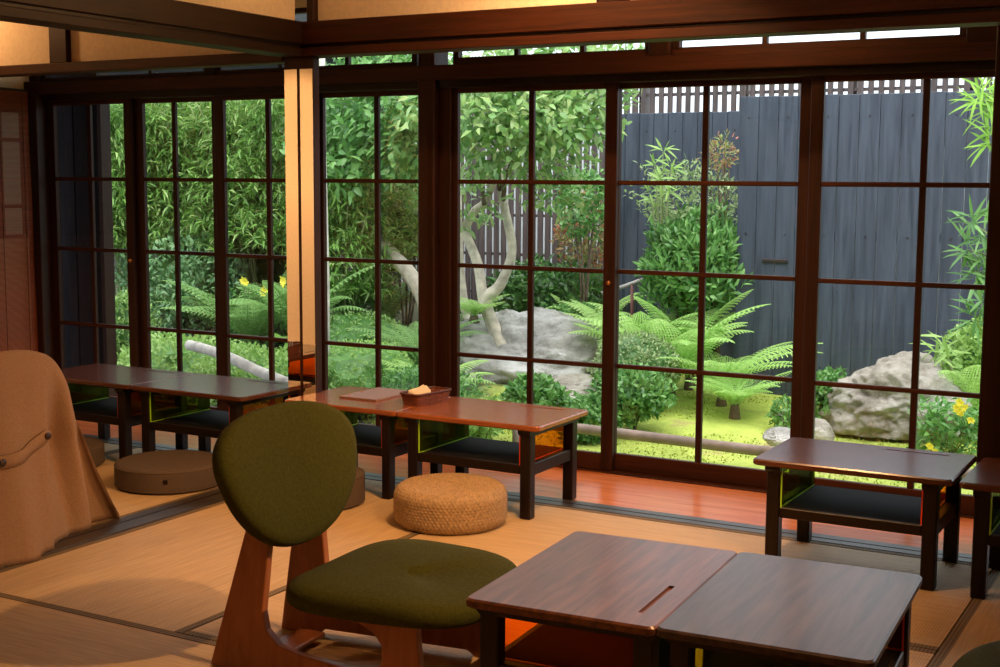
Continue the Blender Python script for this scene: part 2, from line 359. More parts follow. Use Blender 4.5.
# outer walls of the room shell
struct(MB().box(XL - .1, XR + .1, YBK - .1, YBK, -.05, ZC).build('wall_south', M['plaster']))
struct(MB().box(XR, XR + .1, YBK, YG + .1, -.05, ZC).build('wall_east', M['plaster']))
ww = MB().box(XL - .1, XL, YBK, 4.80, -.05, ZC).box(XL - .1, XL, 4.80, YG + .06, 1.80, ZC).box(XL - .1, XL, 4.80, 4.88, -.05, 1.8).box(XL - .1, XL, 4.88, 5.38, -.05, .97).box(XL - .1, XL, 5.38, YG + .06, -.05, 1.8)
struct(ww.build('wall_west', M['plaster']))
struct(MB().box(XL - .1, XR + .1, YBK - .1, 4.72, ZC, ZC + .06).build('ceiling', M['ceil']))
struct(MB().box(XL - .95, XR + .1, 4.72, 6.45, 2.30, 2.36).build('ceiling', M['ceil']))  # carried past the glass as an added, unseen eave that shades the shutter
struct(MB().box(XL - .1, XR + .1, YG - .04, YG + .10, 2.16, 2.30).build('wall_north_outer_upper', M['plaster']))
# nageshi rail, head track and ranma sill along the glass line
beam(0, 'trim_9', (XL, XR, YG - .075, YG + .06, 1.778, 1.846), M['frameh'])
beam(0, 'trim_10', (XL, XR, YG - .045, YG + .075, 1.742, 1.779), M['leg'], 0)
# ranma (transom) windows
rx = [-6.03, -4.74, -3.43, -2.22, -.94, .35]
rp = [(-6.03, -4.80), (-4.74, -3.50), (-3.30, -2.30), (-2.20, -.99), (-.86, .30)]
for i, (x0, x1) in enumerate(rp):
    w = sempty('window_%d' % (i + 1), ((x0 + x1) / 2, YG, 1.846)); h = (x1 - x0) / 2
    MB().box(-h, h, -.02, .02, 0, .026 if i < 2 else .036, .002).build('sill_rail', M['frameh'], w)
    MB().box(-h, h, -.02, .02, .29, .314, .002).build('head_rail', M['frameh'], w)
    for s in (-1, 1): MB().box(min(s * h, s * (h - .03)), max(s * h, s * (h - .03)), -.02, .02, .027, .29, .002).build('stile', M['frame'], w)
    n = 3
    for k in range(1, n):
        xx = -h + 2 * h * k / n; MB().box(xx - .011, xx + .011, -.012, .012, .027, .29).build('muntin', M['frame'], w)
    MB().add([(-h + .02, .004, .02), (h - .02, .004, .02), (h - .02, .004, .295), (-h + .02, .004, .295)], [(0, 1, 2, 3)]).build('glass_pane', M['glass'], w)
for (x0, x1) in ((-4.80, -4.74), (-2.30, -2.20), (-.99, -.86), (.30, .40), (XL, -6.03)):
    beam(0, 'trim_11', (x0, x1, YG - .05, YG + .05, 1.846, 2.16), M['frame'])
# posts
beam(0, 'trim_12', (-3.462, -3.372, YG - .070, YG + .06, 0, 2.16), M['frame'])            # central post
beam(0, 'trim_13', (-3.372, -3.305, YG - .03, YG + .05, 0, 1.846), M['frame'])
beam(0, 'trim_14', (XL, -6.005, YG - .09, YG + .07, 0, 1.85), M['frame'])
beam(0, 'trim_15', (-.783, -.655, 4.80, 4.93, 0, 2.2), M['frame'])
# corner post with mirror strips
cp = beam(0, 'trim_16', (-3.700, -3.541, YB + .007, YB + .052, .0, 1.838), M['frame'])
for (x0, x1) in ((-3.696, -3.628), (-3.612, -3.545)):
    MB().box(x0, x1, YB + .0055, YB + .009, .005, 1.785).build('mirror_strip', M['mirror'], cp)

# ------------------------------------------------------------------ sliding glass doors
RZ = [(.075,), ]
def door(n, x0, x1, xm, yo, ls=.054, rs=.054, knob=None):
    d = sempty('door_%d' % n, ((x0 + x1) / 2, YG + yo, 0)); o = (x0 + x1) / 2; a, b, m_ = x0 - o, x1 - o, xm - o
    T = .014
    MB().box(a, a + ls, -T, T, .004, 1.745, .003).build('stile', M['frame'], d)
    MB().box(b - rs, b, -T, T, .004, 1.745, .003).build('stile', M['frame'], d)
    MB().box(a + ls, b - rs, -T, T, .004, .082, .003).build('bottom_rail', M['frameh'], d)
    MB().box(a + ls, b - rs, -T, T, 1.718, 1.745, .003).build('top_rail', M['frameh'], d)
    MB().box(m_ - .0135, m_ + .0135, -.011, .011, .082, 1.718, .003).build('vertical_muntin', M['frame'], d)
    for z in (.483, .911, 1.306): MB().box(a + ls, b - rs, -.014, .010, z - .010, z + .010, .004).build('horizontal_muntin', M['frameh'], d)
    MB().add([(a + .03, .012, .05), (b - .03, .012, .05), (b - .03, .012, 1.73), (a + .03, .012, 1.73)], [(0, 1, 2, 3)]).build('glass_pane', M['glass'], d)
    if knob is not None:
        MB().tube([(knob - o, -T - .001, .86), (knob - o, -T - .012, .86)], [.012, .009], 14).build('lock_knob', M['brass'], d, True)
door(1, -6.005, -5.360, -5.682, 0, knob=-5.385)
door(2, -5.400, -4.762, -5.084, .033, .095, .052)
door(3, -4.765, -4.100, -4.416, 0, .06)
door(4, -4.115, -3.470, -3.765, .033, .03, .05)
door(5, -3.330, -2.457, -2.887, 0, .054, .058, knob=-2.485)
door(6, -2.515, -1.594, -2.061, .033, .056, .054)
door(7, -1.594, -.700, -1.136, 0, .054, .054)
door(8, -.72, .20, -.26, .033)
door(9, .18, 1.1, .64, 0)
struct(MB().box(1.08, XR, YG - .03, YG + .04, 0, 1.75).build('wall_north_end', M['plaster']))

# end window with reed blind on the west wall of the corridor
w = sempty('window_6', (XL, 5.13, .97))
MB().box(-.06, -.02, -.25, .25, 0, .83).build('paper_pane', M['paper'], w)
for y, hw_ in ((-.22, .03), (0, .06), (.223, .027)): MB().box(-.02, 0, y - hw_, y + hw_, 0, .83).build('lattice_bar', M['frame'], w)
for z, hz_ in ((.01, .01), (.182, .010), (.552, .010), (.767, .063)): MB().box(-.02, .001, -.25, .25, z - hz_, z + hz_).build('lattice_bar', M['framey'], w)
bl = empty('reed_blind', (XL + .05, 5.11, 1.80), 'red-brown reed blind hanging over the paper window at the far left end', 'blind')
mb = MB(); z = -.012
while z > -1.78:
    mb.tube([(0.002 * math.sin(z * 9), -.245, z), (0.002 * math.sin(z * 9 + 1), .222 + .018 * (-z / 1.8), z)], .0026, 4, False); z -= .0064
mb.build('reed_sheet', M['blind'], bl)
MB().tube([(0, -.26, .004), (0, .235, -.002)], .006, 8).build('hanging_rod', M['metal'], bl)
for y in (-.15, .02, .18): MB().tube([(.004, y, 0), (.004, y, -1.78)], .0015, 5).build('cord', M['leg'], bl)

# ------------------------------------------------------------------ low tables (local: long axis x, centred, front = -y)
TL, TD, TH = .66, .455, .376
def make_table(label, group, groove=True):
    t = empty('low_table', (0, 0, 0), label, 'table', group)
    gdep = .006 if groove else .0
    hx, hy = TL / 2, TD / 2
    # top with rounded corners and a routed pen groove near the back right
    def rr(hx, hy, r, n=5):
        out = []
        for cx, cy, a0 in ((hx - r, hy - r, 0), (-hx + r, hy - r, 90), (-hx + r, -hy + r, 180), (hx - r, -hy + r, 270)):
            for i in range(n + 1):
                a = math.radians(a0 + 90 * i / n); out.append((cx + r * math.cos(a), cy + r * math.sin(a)))
        return out
    gx0, gx1, gy0, gy1 = .03, .245, .160, .174
    lev = [(TH - .022, .004), (TH - .018, 0), (TH - .005, 0), (TH, .004)]
    rs = [[(x, y, z) for x, y in rr(hx - i, hy - i, .018)] for z, i in lev]
    mb = MB(); n = len(rs[0])
    for r in rs: mb.v += r
    for i in range(3):
        for k in range(n): mb.f.append((i * n + k, i * n + (k + 1) % n, (i + 1) * n + (k + 1) % n, (i + 1) * n + k))
    mb.f.append(tuple(range(n - 1, -1, -1)))
    # top face split around groove: stitch as four-sided ring
    g = len(mb.v); mb.v += [(gx1, gy1, TH), (gx0, gy1, TH), (gx0, gy0, TH), (gx1, gy0, TH)]
    o = 3 * n; q = n // 4
    for s in range(4):
        for k in range(q - 1): mb.f.append((g + s, o + s * q + k, o + s * q + k + 1))
        mb.f.append((g + s, o + s * q + q - 1, o + ((s + 1) * q) % n, g + (s + 1) % 4))
    mb.v += [(x, y, TH - gdep) for x, y, _ in mb.v[g:g + 4]]
    for s in range(4): mb.f.append((g + s, g + (s + 1) % 4, g + 4 + (s + 1) % 4, g + 4 + s))
    mb.f.append((g + 4, g + 5, g + 6, g + 7))
    mb.build('tabletop', M['table'], t)
    lx0, lx1 = -hx + .048, hx - .045; LW = .046
    for sx in (0, 1):
        for sy in (0, 1):
            x0 = lx0 if sx == 0 else lx1 - LW; y0 = -hy + .018 if sy == 0 else hy - .018 - LW
            MB().box(x0, x0 + LW, y0, y0 + LW, 0, TH - .022, .004).build('leg', M['leg'], t)
        x0 = lx0 if sx == 0 else lx1 - LW
        MB().prism([(-hy + .008, TH - .022), (-hy + .008, TH - .034), (-hy + .02, TH - .046), (hy - .02, TH - .046), (hy - .008, TH - .034), (hy - .008, TH - .022)], 'x', x0 - .004, x0 + LW + .004).build('bracket', M['leg'], t)
        MB().box(x0 + .008, x0 + LW - .008, -hy + .018 + LW, hy - .018 - LW, .168, .215, .003).build('side_stretcher', M['leg'], t)
    MB().box(lx0 + LW, lx1 - LW, -hy + .024, -hy + .044, .176, .212, .003).build('front_rail', M['leg'], t)
    MB().box(lx0 + LW - .02, lx1 - LW + .02, -hy + .045, hy - .03, .196, .211).build('shelf', M['shelf'], t)
    for nm, x, mt, em in (('green_acrylic_panel', lx0 + LW + .002, 'acgreen', 'edgegreen'), ('red_acrylic_panel', lx1 - LW - .006, 'acred', 'edgered')):
        p = MB().box(x, x + .004, -hy + .030, hy - .03, .212, TH - .024).build(nm, M[mt], t)
        MB().box(x - .0003, x + .0043, -hy + .0265, -hy + .030, .206, TH - .026).build('bright_edge', M[em], p)
        MB().box(x - .0003, x + .0043, -hy + .030, hy - .03, .211, .2135).build('bright_edge', M[em], p)
    return t
T0 = make_table('dark low table at the right by the window, moss lawn behind its left end', 'low tables in a row by the window')
T0.location = (-1.106, 4.555, 0)
GW = 'low tables in a row by the window'
dup(T0, (-.425, 4.545, 0), 0, 'dark low table cut by the right edge of the photo, beside the right post')
dup(T0, (-2.660, 4.690, 0), 0, 'glossy orange-brown low table holding the red-brown napkin basket, behind the woven pouf')
dup(T0, (-3.278, 4.690, 0), 0, 'low table carrying the leather menu, right of the mirrored post', scale=(.87, 1, 1))
dup(T0, (-4.078, 4.64, 0), 0, 'low window table left of the mirrored post, above the round taupe cushion')
dup(T0, (-4.745, 4.64, 0), 0, 'farthest low table, at the far left beneath the dark shutter panes')
def worn(root, mats):
    if mats is None: return
    for ch in root.children:
        if ch.name.startswith('tabletop'):
            ch.data = ch.data.copy(); ch.data.materials[0] = mats
for o_ in [o for o in bpy.data.objects if o.get('label', '').startswith(('glossy orange-brown', 'low table carrying'))]: worn(o_, M['tablewarmlit'])
t1 = dup(T0, (-1.296, 2.862, 0), -PI / 2 + .062, 'worn reddish low table beside the green chair, left of the joined pair', 'joined low tables in the foreground'); worn(t1, M['tableworn'])
T1_ = make_table('x', 'y', False)
t2 = T1_; t2.location = (-.843, 2.893, 0); t2.rotation_euler = (0, 0, PI / 2 + .062); t2['label'] = 'dark scuffed low table in the foreground, right of the joined pair'; t2['group'] = 'joined low tables in the foreground'
worn(t2, M['tableworn2'])
# (-.836, 2.905, 0), PI / 2 + .045, 'dark scuffed low table in the foreground, right of the joined pair', 'joined low tables in the foreground'); worn(t2, M['tableworn'])
dup(T0, (-4.60, 3.62, 0), -PI / 2, 'low table with a basket in the far left room, mostly behind the camel coat', 'low tables of the far left room')

# ------------------------------------------------------------------ green low chairs (local: faces +x)
def superpt(a, n, hx, hy):
    c, s = math.cos(a), math.sin(a)
    return hx * math.copysign(abs(c) ** (2 / n), c), hy * math.copysign(abs(s) ** (2 / n), s)
def make_chair(label, group):
    t = empty('legless_chair', (0, 0, 0), label, 'chair', group)
    # side frames: plywood blade upright + runner + front riser, profile in xz
    def frame(y):
        out = [(-.265, 0), (-.170, .40), (-.085, .40), (-.095, .36), (-.092, .34), (-.095, .17), (-.080, .125), (-.035, .092), (.03, .082), (.20, .076), (.275, .078)]
        out += [(.293, .095), (.300, .12), (.295, .15), (.272, .175), (.23, .192), (.17, .205), (.10, .222), (.10, .232), (.405, .232), (.398, .20), (.438, 0), (.35, 0), (.33, .018), (-.12, .018), (-.14, 0)]
        mb = MB().prism(out, 'y', y - .013, y + .013)
        mb.v = [(a, b + (1 if y > 0 else -1) * (.15 * (.2 - c) - .050 * (.35 - a) / .6), c) for a, b, c in mb.v]
        return mb
    for y in (-.185, .185): frame(y).build('side_frame', M['chairwood'], t, bev=.004)
    MB().box(.06, .35, -.185, .185, .214, .232, .003).build('cross_panel', M['chairwood'], t)
    MB().box(-.17, -.08, -.11, .11, .02, .032, .003).build('cross_panel', M['chairwood'], t)
    # seat cushion
    rs = []
    prof = [(.90, .233), (.965, .2325), (1.0, .243), (1.0, .262), (.975, .276), (.90, .286), (.7, .292), (.35, .2945), (.02, .295)]
    for f, z in prof:
        r = []
        for k in range(72):
            a = 2 * PI * k / 72; x, y = superpt(a, 3.4, .255, .305)
            y *= 1 - .10 * ((x + .255) / .51); x += .03 * (1 - (y / .3) ** 2) * (1 if x > 0 else 0)
            zz = z + (.012 * math.cos(y * 5) - .012) * -.9 * (1 if z > .25 else .3) * f
            zz -= .012 * max(0, (x - .1) / .16) ** 2
            r.append((.250 + x * f, y * f, zz))
        rs.append(r)
    MB().rings(rs).build('seat_cushion', M['greenfab'], t, True)
    # backrest: wide rounded trapezoid, reclined and curved around the sitter
    rs = []
    for f, d in [(.93, -.022), (.985, -.018), (1.0, -.004), (1.0, .012), (.97, .024), (.88, .031), (.6, .034), (.3, .035), (.02, .035)]:
        r = []
        for k in range(80):
            a = 2 * PI * k / 80; u, v = superpt(a, 2.5, .295, .193)
            u *= 1 + .22 * (v / .193) - .06 * (v / .193) ** 2
            if v > 0: v *= .94 + .06 * math.cos(u * 4)
            u *= f; v *= f
            dd = d - .035 * math.cos(u * 4.5) + .02
            # recline: axis v leans back
            ang = math.radians(17)
            X = -.105 - v * math.sin(ang) + dd * math.cos(ang); Z = .525 + v * math.cos(ang) + dd * math.sin(ang)
            r.append((X, u - .015, Z - .008))
        rs.append(r)
    MB().rings(rs).build('backrest_cushion', M['greenfab'], t, True)
    for y in (-.112, .112):
        MB().prism([(-.150, .385), (-.075, .385), (-.125, .56), (-.165, .56)], 'y', y - .012, y + .012).build('back_support', M['chairwood'], t, bev=.003)
    return t
C0 = make_chair('olive green cushioned low chair with teak sides in the foreground, beside the joined tables', 'olive green low chairs')
C0.location = (-2.145, 2.865, 0); C0.rotation_euler = (0, 0, math.radians(3))
dup(C0, (.015, 2.91, 0), PI, 'olive green low chair with only its cushion edge in the bottom right corner')
dup(C0, (-3.965, 3.10, 0), PI, 'olive green low chair hidden under the draped camel coat')
dup(C0, (-5.30, 3.45, 0), 0, 'olive green low chair seen only as a reflection in the mirrored post')

# ------------------------------------------------------------------ coat over the chair back
coat = empty('coat', (-3.72, 3.08, 0), 'camel wool coat with a buttoned back strap draped over a low chair at left', 'coat')
edge = [(0.0, .610), (.07, .565), (.21, .490), (.35, .430), (.47, .365), (.57, .332), (.65, .288), (.68, .258), (.70, .20), (.712, .12)]
def hw(z):
    for (a, b), (c, d) in zip(edge, edge[1:]):
        if a <= z <= c: return b + (d - b) * (z - a) / (c - a)
    return edge[-1][1]
def coat_front(y, z):
    k = max(0, 1 - z / .70)
    x = .062 + .075 * k + .020 * k * math.sin(y * 19 + 1.2) + .014 * k * math.sin(y * 37 + z * 4)
    t = 1 / (1 + math.exp(-(y - (.215 - .03 * (1 - z / .7))) / .006))
    kk = min(1, max(0, (.60 - z) / .25)); x -= t * kk * (.065 + .42 * max(0, y - .20)) - .055 * t * kk * math.exp(-((y - (.29 + .16 * k)) / .035) ** 2)
    g = math.exp(-((y - (.235 + .12 * k)) / .028) ** 2); x -= .040 * g * min(1, k * 2.2)
    return x
rs = []
zs = [.004 + .024 * i for i in range(28)] + [.672, .684, .694, .702, .708]
N = 120
for z in zs:
    r = []; w = hw(max(z, .02)); sh = 1 - max(0, (z - .62) / .09) ** 2 * .8
    for k in range(N):
        a = 2 * PI * k / N; c, s = math.cos(a), math.sin(a)
        y = w * math.copysign(abs(s) ** .8, s)
        rim = abs(c) ** .5
        xf = coat_front(y, z) * rim * sh if c >= 0 else -(.135 + .10 * (1 - z / .7)) * rim * sh
        off = .03 if z > .3 else .03 * z / .3 + 0
        zz = z
        r.append((xf - .02 + .0 * off, y, zz + (.006 * math.sin(y * 9) if z > .6 else 0)))
    rs.append(r)
MB().rings(rs).build('coat_body', M['coat'], coat, True)
# strap and buttons, following the back panel
mb = MB(); top = []; bot = []
yy = np.linspace(-.36, .185, 30)
rsS = []
for y in yy:
    zc = .385 + .02 * math.sin((y + .36) / .515 * PI) * -1 + .045 * max(0, (y - .05) / .14) - .01
    x = coat_front(y, zc) - .02; e = min(1, (.185 - y) / .03 + .02); hz = .024 * math.sqrt(max(.05, min(1, 1 - (1 - min(e, 1)) ** 2)))
    rsS.append([(x - .002, y, zc - hz), (x + .007, y, zc - hz), (x + .009, y, zc), (x + .007, y, zc + hz), (x - .002, y, zc + hz)])
mb.rings(rsS).build('back_strap', M['coat'], coat, True)
for y in (.158, -.045):
    i = int(np.argmin(abs(yy - y))); p = rsS[i][2]
    MB().tube([(p[0] - .002, p[1], p[2]), (p[0] + .004, p[1], p[2]), (p[0] + .006, p[1], p[2])], [.013, .013, .008], 20).build('button', M['button'], coat, True)

# ------------------------------------------------------------------ cushions and pouf
def lathe(name, prof, mat, parent=None, n=72, uvs=True, loc=None, disp=None):
    vs = []; fs = []; uv = []
    for (r, z) in prof: vs += [(r * math.cos(2 * PI * k / n), r * math.sin(2 * PI * k / n), z) for k in range(n)]
    L = [0]
    for (a, b), (c, d) in zip(prof, prof[1:]): L.append(L[-1] + math.hypot(c - a, d - b))
    if disp:
        for i, (r, z) in enumerate(prof):
            a = prof[max(i - 1, 0)]; c = prof[min(i + 1, len(prof) - 1)]; tx, tz = c[0] - a[0], c[1] - a[1]; q = math.hypot(tx, tz) or 1; nr, nz = tz / q, -tx / q
            for k in range(n):
                th = 2 * PI * k / n; h = disp(th, L[i], r); vs[i * n + k] = ((r + nr * h) * math.cos(th), (r + nr * h) * math.sin(th), z + nz * h)
    for i in range(len(prof) - 1):
        for k in range(n):
            fs.append((i * n + k, i * n + (k + 1) % n, (i + 1) * n + (k + 1) % n, (i + 1) * n + k))
            uv += [(k / n, L[i]), ((k + 1) / n, L[i]), ((k + 1) / n, L[i + 1]), (k / n, L[i + 1])]
    me = bpy.data.meshes.new(name); me.from_pydata(vs, [], fs); me.materials.append(mat)
    ul = me.uv_layers.new(name='uv'); ul.data.foreach_set('uv', [c for p in uv for c in p])
    me.polygons.foreach_set('use_smooth', [True] * len(fs))
    o = bpy.data.objects.new(name, me); COL.objects.link(o)
    if parent: o.parent = parent
    if loc is not None: o.location = loc
    return o
def round_prof(R, H, r=.02, dome=.008, c=5):
    p = [(.001, 0), (R - r, 0)]
    for i in range(1, c + 1): a = PI / 2 * i / c; p.append((R - r + r * math.sin(a), r - r * math.cos(a)))
    for i in range(1, 5): p.append((R, r + (H - 2 * r) * i / 4))
    for i in range(1, c + 1): a = PI / 2 * i / c; p.append((R - r + r * math.cos(a), H - r + r * math.sin(a)))
    for i in range(1, 9): f = 1 - i / 8; p.append(((R - r) * f + .001, H + dome * (1 - f * f)))
    return p
M['pouf'].node_tree.nodes['Mapping'].inputs['Scale'].default_value = (110, 130, 1)
M['basket'].node_tree.nodes['Mapping'].inputs['Scale'].default_value = (36, 62, 1)
pp_ = round_prof(.213, .150, .040, .006, 8); fine = [pp_[0], pp_[1]]
for (a, b), (c, d) in zip(pp_[1:], pp_[2:]):
    q = max(1, int(math.hypot(c - a, d - b) / .0028))
    for i in range(1, q + 1): fine.append((a + (c - a) * i / q, b + (d - b) * i / q))
def weave(th, l, r):
    j = int(l / .0115); ribs = 42 if r > .12 else (21 if r > .05 else 10)
    return .0048 * abs(math.sin(th * ribs + (j % 2) * PI / 2)) + .0022 * abs(math.sin(PI * l / .0115)) if l > .19 else 0
M['pouf'] = plain('pale_rush_weave_strands', (.34, .225, .115), .65, nscale=70, amt=.28)
pouf = lathe('woven_pouf', fine, M['pouf'], loc=(-2.625, 4.30, 0), n=420, disp=weave); 
tag(pouf, 'round straw-coloured woven rush pouf on the tatami behind the green chair', 'pouf')
GC = 'round taupe floor cushions'
def cushion(loc, R, H, lab, lean=0):
    c = empty('round_floor_cushion', loc, lab, 'cushion', GC)
    lathe('cushion_body', round_prof(R, H, .022, .006), M['taupefab'], c)
    for z in (.012, H - .012):
        MB().tube([((R - .002) * math.cos(2 * PI * k / 48), (R - .002) * math.sin(2 * PI * k / 48), z) for k in range(49)], .003, 6, False).build('piping', M['taupefab'], c, True)
    MB().box(R - .004, R + .002, -.010, .010, H * .45, H * .45 + .02, .002).build('zip_tag', M['leg'], c)
    for o in c.children: pass
    c.rotation_euler = (0, 0, -.9); return c
cushion((-4.015, 4.245, 0), .232, .105, 'round taupe floor cushion in full view at left, in front of the far table')
cushion((-4.74, 4.25, 0), .232, .098, 'round taupe floor cushion partly behind the coat at far left')
cushion((-3.27, 4.30, 0), .20, .13, 'tall round taupe cushion peeking out behind the green chair back')

# ------------------------------------------------------------------ basket with napkins, menu
def make_basket(label):
    t = empty('napkin_basket', (0, 0, 0), label, 'basket', 'napkin baskets on the low tables')
    L, W, H = .112, .055, .046     # half length, half width, height
    def wall(name):
        vs = []; fs = []; uv = []; n = 48
        prof = [(.90, 0, 0), (1.0, H, 0), (1.02, H, 0), (1.0, H + .003, -.003), (.97, H, -.006), (.88, .006, -.004)]
        rsx = []
        cum = [0, H, H + .004, H + .01, H + .016, 2 * H + .01]
        for (f, z, _) in prof:
            r = []
            for k in range(n):
                a = 2 * PI * k / n; x, y = superpt(a, 7, L, W); r.append((x * f, y * (f - (.02 if f < .95 else 0)), z))
            rsx.append(r)
        for r in rsx: vs += r
        for i in range(len(prof) - 1):
            for k in range(n):
                fs.append((i * n + k, i * n + (k + 1) % n, (i + 1) * n + (k + 1) % n, (i + 1) * n + k))
                uv += [(k / n, cum[i]), ((k + 1) / n, cum[i]), ((k + 1) / n, cum[i + 1]), (k / n, cum[i + 1])]
        fs.append(tuple(range(n - 1, -1, -1))); uv += [(.5, .5)] * n
        fs.append(tuple((len(prof) - 1) * n + k for k in range(n))); uv += [(.5, .5)] * n
        me = bpy.data.meshes.new(name); me.from_pydata(vs, [], fs); me.materials.append(M['basket'])
        ul = me.uv_layers.new(name='uv'); ul.data.foreach_set('uv', [c for p in uv for c in p])
        o = bpy.data.objects.new(name, me); COL.objects.link(o); o.parent = t; return o
    wall('woven_tray')
    pts = []
    for k in range(57):
        a = 2 * PI * k / 56; x, y = superpt(a, 7, L * 1.01, W * 1.01); pts.append((x, y, H + .001 + .0018 * (k % 2)))
    MB().tube(pts, .0048, 6, False).build('plaited_rim', M['basket'], t, True)
    return t
B0 = make_basket('red-brown cane basket with cream napkins on the glossy window table'); B0.location = (-3.005, 4.72, TH); B0.rotation_euler = (0, 0, 1.42)
N0 = empty('napkin_stack', (-3.005, 4.67, TH + .008), 'cream folded paper napkins standing in the red-brown basket', 'napkins', 'napkins in the baskets')
for i in range(5):
    a = .12 * i
    MB().prism([(-.042, 0), (.042, 0), (.044, .050 + .004 * i), (.008 + .006 * i, .078 - .003 * i), (-.044, .052)], 'y', -.02 + i * .009, -.0185 + i * .009).build('napkin', M['napkin'], N0)
N0.rotation_euler = (0, 0, 1.05)
B1 = dup(B0, (-4.50, 3.66, TH), 1.2, 'red-brown cane basket seen only in the mirror strips of the post')
N1 = dup(N0, (-4.50, 3.64, TH + .008), .9, 'cream napkins seen only in the mirror strips of the post')
mn = empty('menu_folder', (-3.285, 4.765, TH), 'tan leather menu folder lying on the table right of the mirrored post', 'menu')
MB().box(-.098, .098, -.145, .145, .0, .0035, .001).build('back_cover', M['leather'], mn)
MB().box(-.095, .095, -.142, .142, .0036, .0052).build('page_block', M['napkin'], mn)
MB().box(-.098, .098, -.145, .145, .0054, .009, .001).build('front_cover', M['leather'], mn)
for y in (-.09, 0, .09): MB().tube([(-.082, y, .009), (-.082, y, .0125)], [.006, .005], 12).build('binding_rivet', M['brass'], mn, True)
mn.rotation_euler = (0, 0, -.02)

# ------------------------------------------------------------------ GARDEN
GZ = -.34
def ghf(x, y): # ground height
    h = GZ + .05 * noise.noise(Vector((x * .5, y * .5, 0)))
    if x < -4.0: h += min(.35, (-4.0 - x) * .07) * min(1, max(0, (y - 6.4) / 3))
    return h + .012 * noise.noise(Vector((x * 3, y * 3, 3)))
mb = MB(); nx, ny = 150, 70
for j in range(ny + 1):
    for i in range(nx + 1):
        x = -16 + 18.5 * i / nx; y = 5.6 + 9 * j / ny; mb.v.append((x, y, ghf(x, y)))
for j in range(ny):
    for i in range(nx): a = j * (nx + 1) + i; mb.f.append((a, a + 1, a + nx + 2, a + nx + 1))
g_ = mb.build('mossy_ground', M['moss'], smooth=True); g_['kind'] = 'structure'; g_.name = 'floor'
# far soil slab well below the moss so nothing is open to the void
struct(MB().box(-40, 30, 5.6, 40, -.85, -.8).build('floor', M['soil']))

# fences
def boards(name, x0, x1, y, ztop, zbot, bw, label, grp):
    f = empty(name, ((x0 + x1) / 2, y, zbot), label, 'fence', grp); n = int(round((x1 - x0) / bw)); bw = (x1 - x0) / n; o = (x0 + x1) / 2
    for i in range(n):
        a = x0 - o + i * bw
        MB().box(a + .002, a + bw - .002, -.012 + random.uniform(-.002, .002), .012, random.uniform(0, .02), ztop - zbot - random.uniform(0, .006), .003).build('board', M['fenceboard'], f)
        for zf in (.12, .55, .93):
            MB().tube([(a + bw / 2, -.014, (ztop - zbot) * zf), (a + bw / 2, -.018, (ztop - zbot) * zf)], .007, 8).build('nail_head', M['metal'], f) if i % 2 == 0 else None
    for z in ((ztop - zbot) * .12, (ztop - zbot) * .55, (ztop - zbot) * .93): MB().box(x0 - o, x1 - o, .013, .05, z - .03, z + .03).build('rail', M['fenceboard'], f)
    return f
xA = at(738, 200, 9.9).x
fA = boards('board_fence', xA, .35, 9.9, 1.955, -.36, .150, 'tall dark blue-grey board fence panel at right, nearer and higher than the other', 'dark board fences')
xB = at(611, 200, 10.9).x
boards('board_fence', xB, xA + .35, 10.9, 1.90, -.36, .135, 'lower dark board fence panel set back, left of the taller panel', 'dark board fences')
lp = at(775, 261, 9.88) - fA.location
hg = MB().box(lp.x - .10, lp.x + .10, -.026, -.014, lp.z - .015, lp.z + .015, .004).build('iron_latch', M['metal'], fA)
for x in (-.085, -.03, .03, .085): MB().tube([(lp.x + x, -.026, lp.z), (lp.x + x, -.034, lp.z)], .008, 8).build('bolt', M['metal'], hg)
# slatted lattice fence on the boundary: three panels
def slats(x0, x1, y, z0, z1, pitch, w, bars, label):
    f = empty('slat_fence', ((x0 + x1) / 2, y, z0), label, 'fence', 'brown slatted fences on the boundary'); o = (x0 + x1) / 2
    n = int((x1 - x0) / pitch); mb = MB()
    for i in range(n): a = x0 - o + i * pitch; mb.box(a, a + w, -.01, .01, 0, z1 - z0)
    mb.build('slat_panel', M['slat'], f)
    mb = MB()
    for z in bars: mb.box(x0 - o, x1 - o, .01, .035, z - z0 - .014, z - z0 + .014)
    mb.build('rail_set', M['slat'], f)
    k = x0 + .3
    while k < x1:
        MB().box(k - o, k - o + .075, .036, .09, -.3, z1 - z0).build('post', M['slat'], f); k += .95
    return f
slats(at(606, 200, 11.3).x, .5, 11.3, 1.6, 2.30, .085, .045, (1.72, 1.90, 2.08, 2.24), 'brown lattice fence showing above the dark board panels')
slats(at(445, 200, 12.0).x, at(640, 200, 12.0).x, 12.0, -.2, 2.35, .085, .056, (.15, .55, .95, 1.35, 1.75, 2.15), 'brown slatted fence behind the pale-barked tree, centre')
slats(at(300, 200, 12.4).x, at(440, 200, 12.4).x, 12.4, -.2, 2.25, .095, .066, (.5, 1.2, 1.9), 'dark slatted fence behind the shrubs left of the central post')
# neighbour walls beyond
struct(MB().box(-8.9, 1.2, 13.2, 13.35, -.8, 1.95).build('wall_neighbour', M['pale']))
bb = struct(MB().box(-22, -8.9, 13.6, 13.8, -.8, 3.4).build('wall_outbuilding', M['darkbehind']))
for z in (2.2, 2.5, 2.8): MB().box(-22, -8.9, 13.2, 13.6, z, z + .05).build('eave_board', M['slat'], bb)

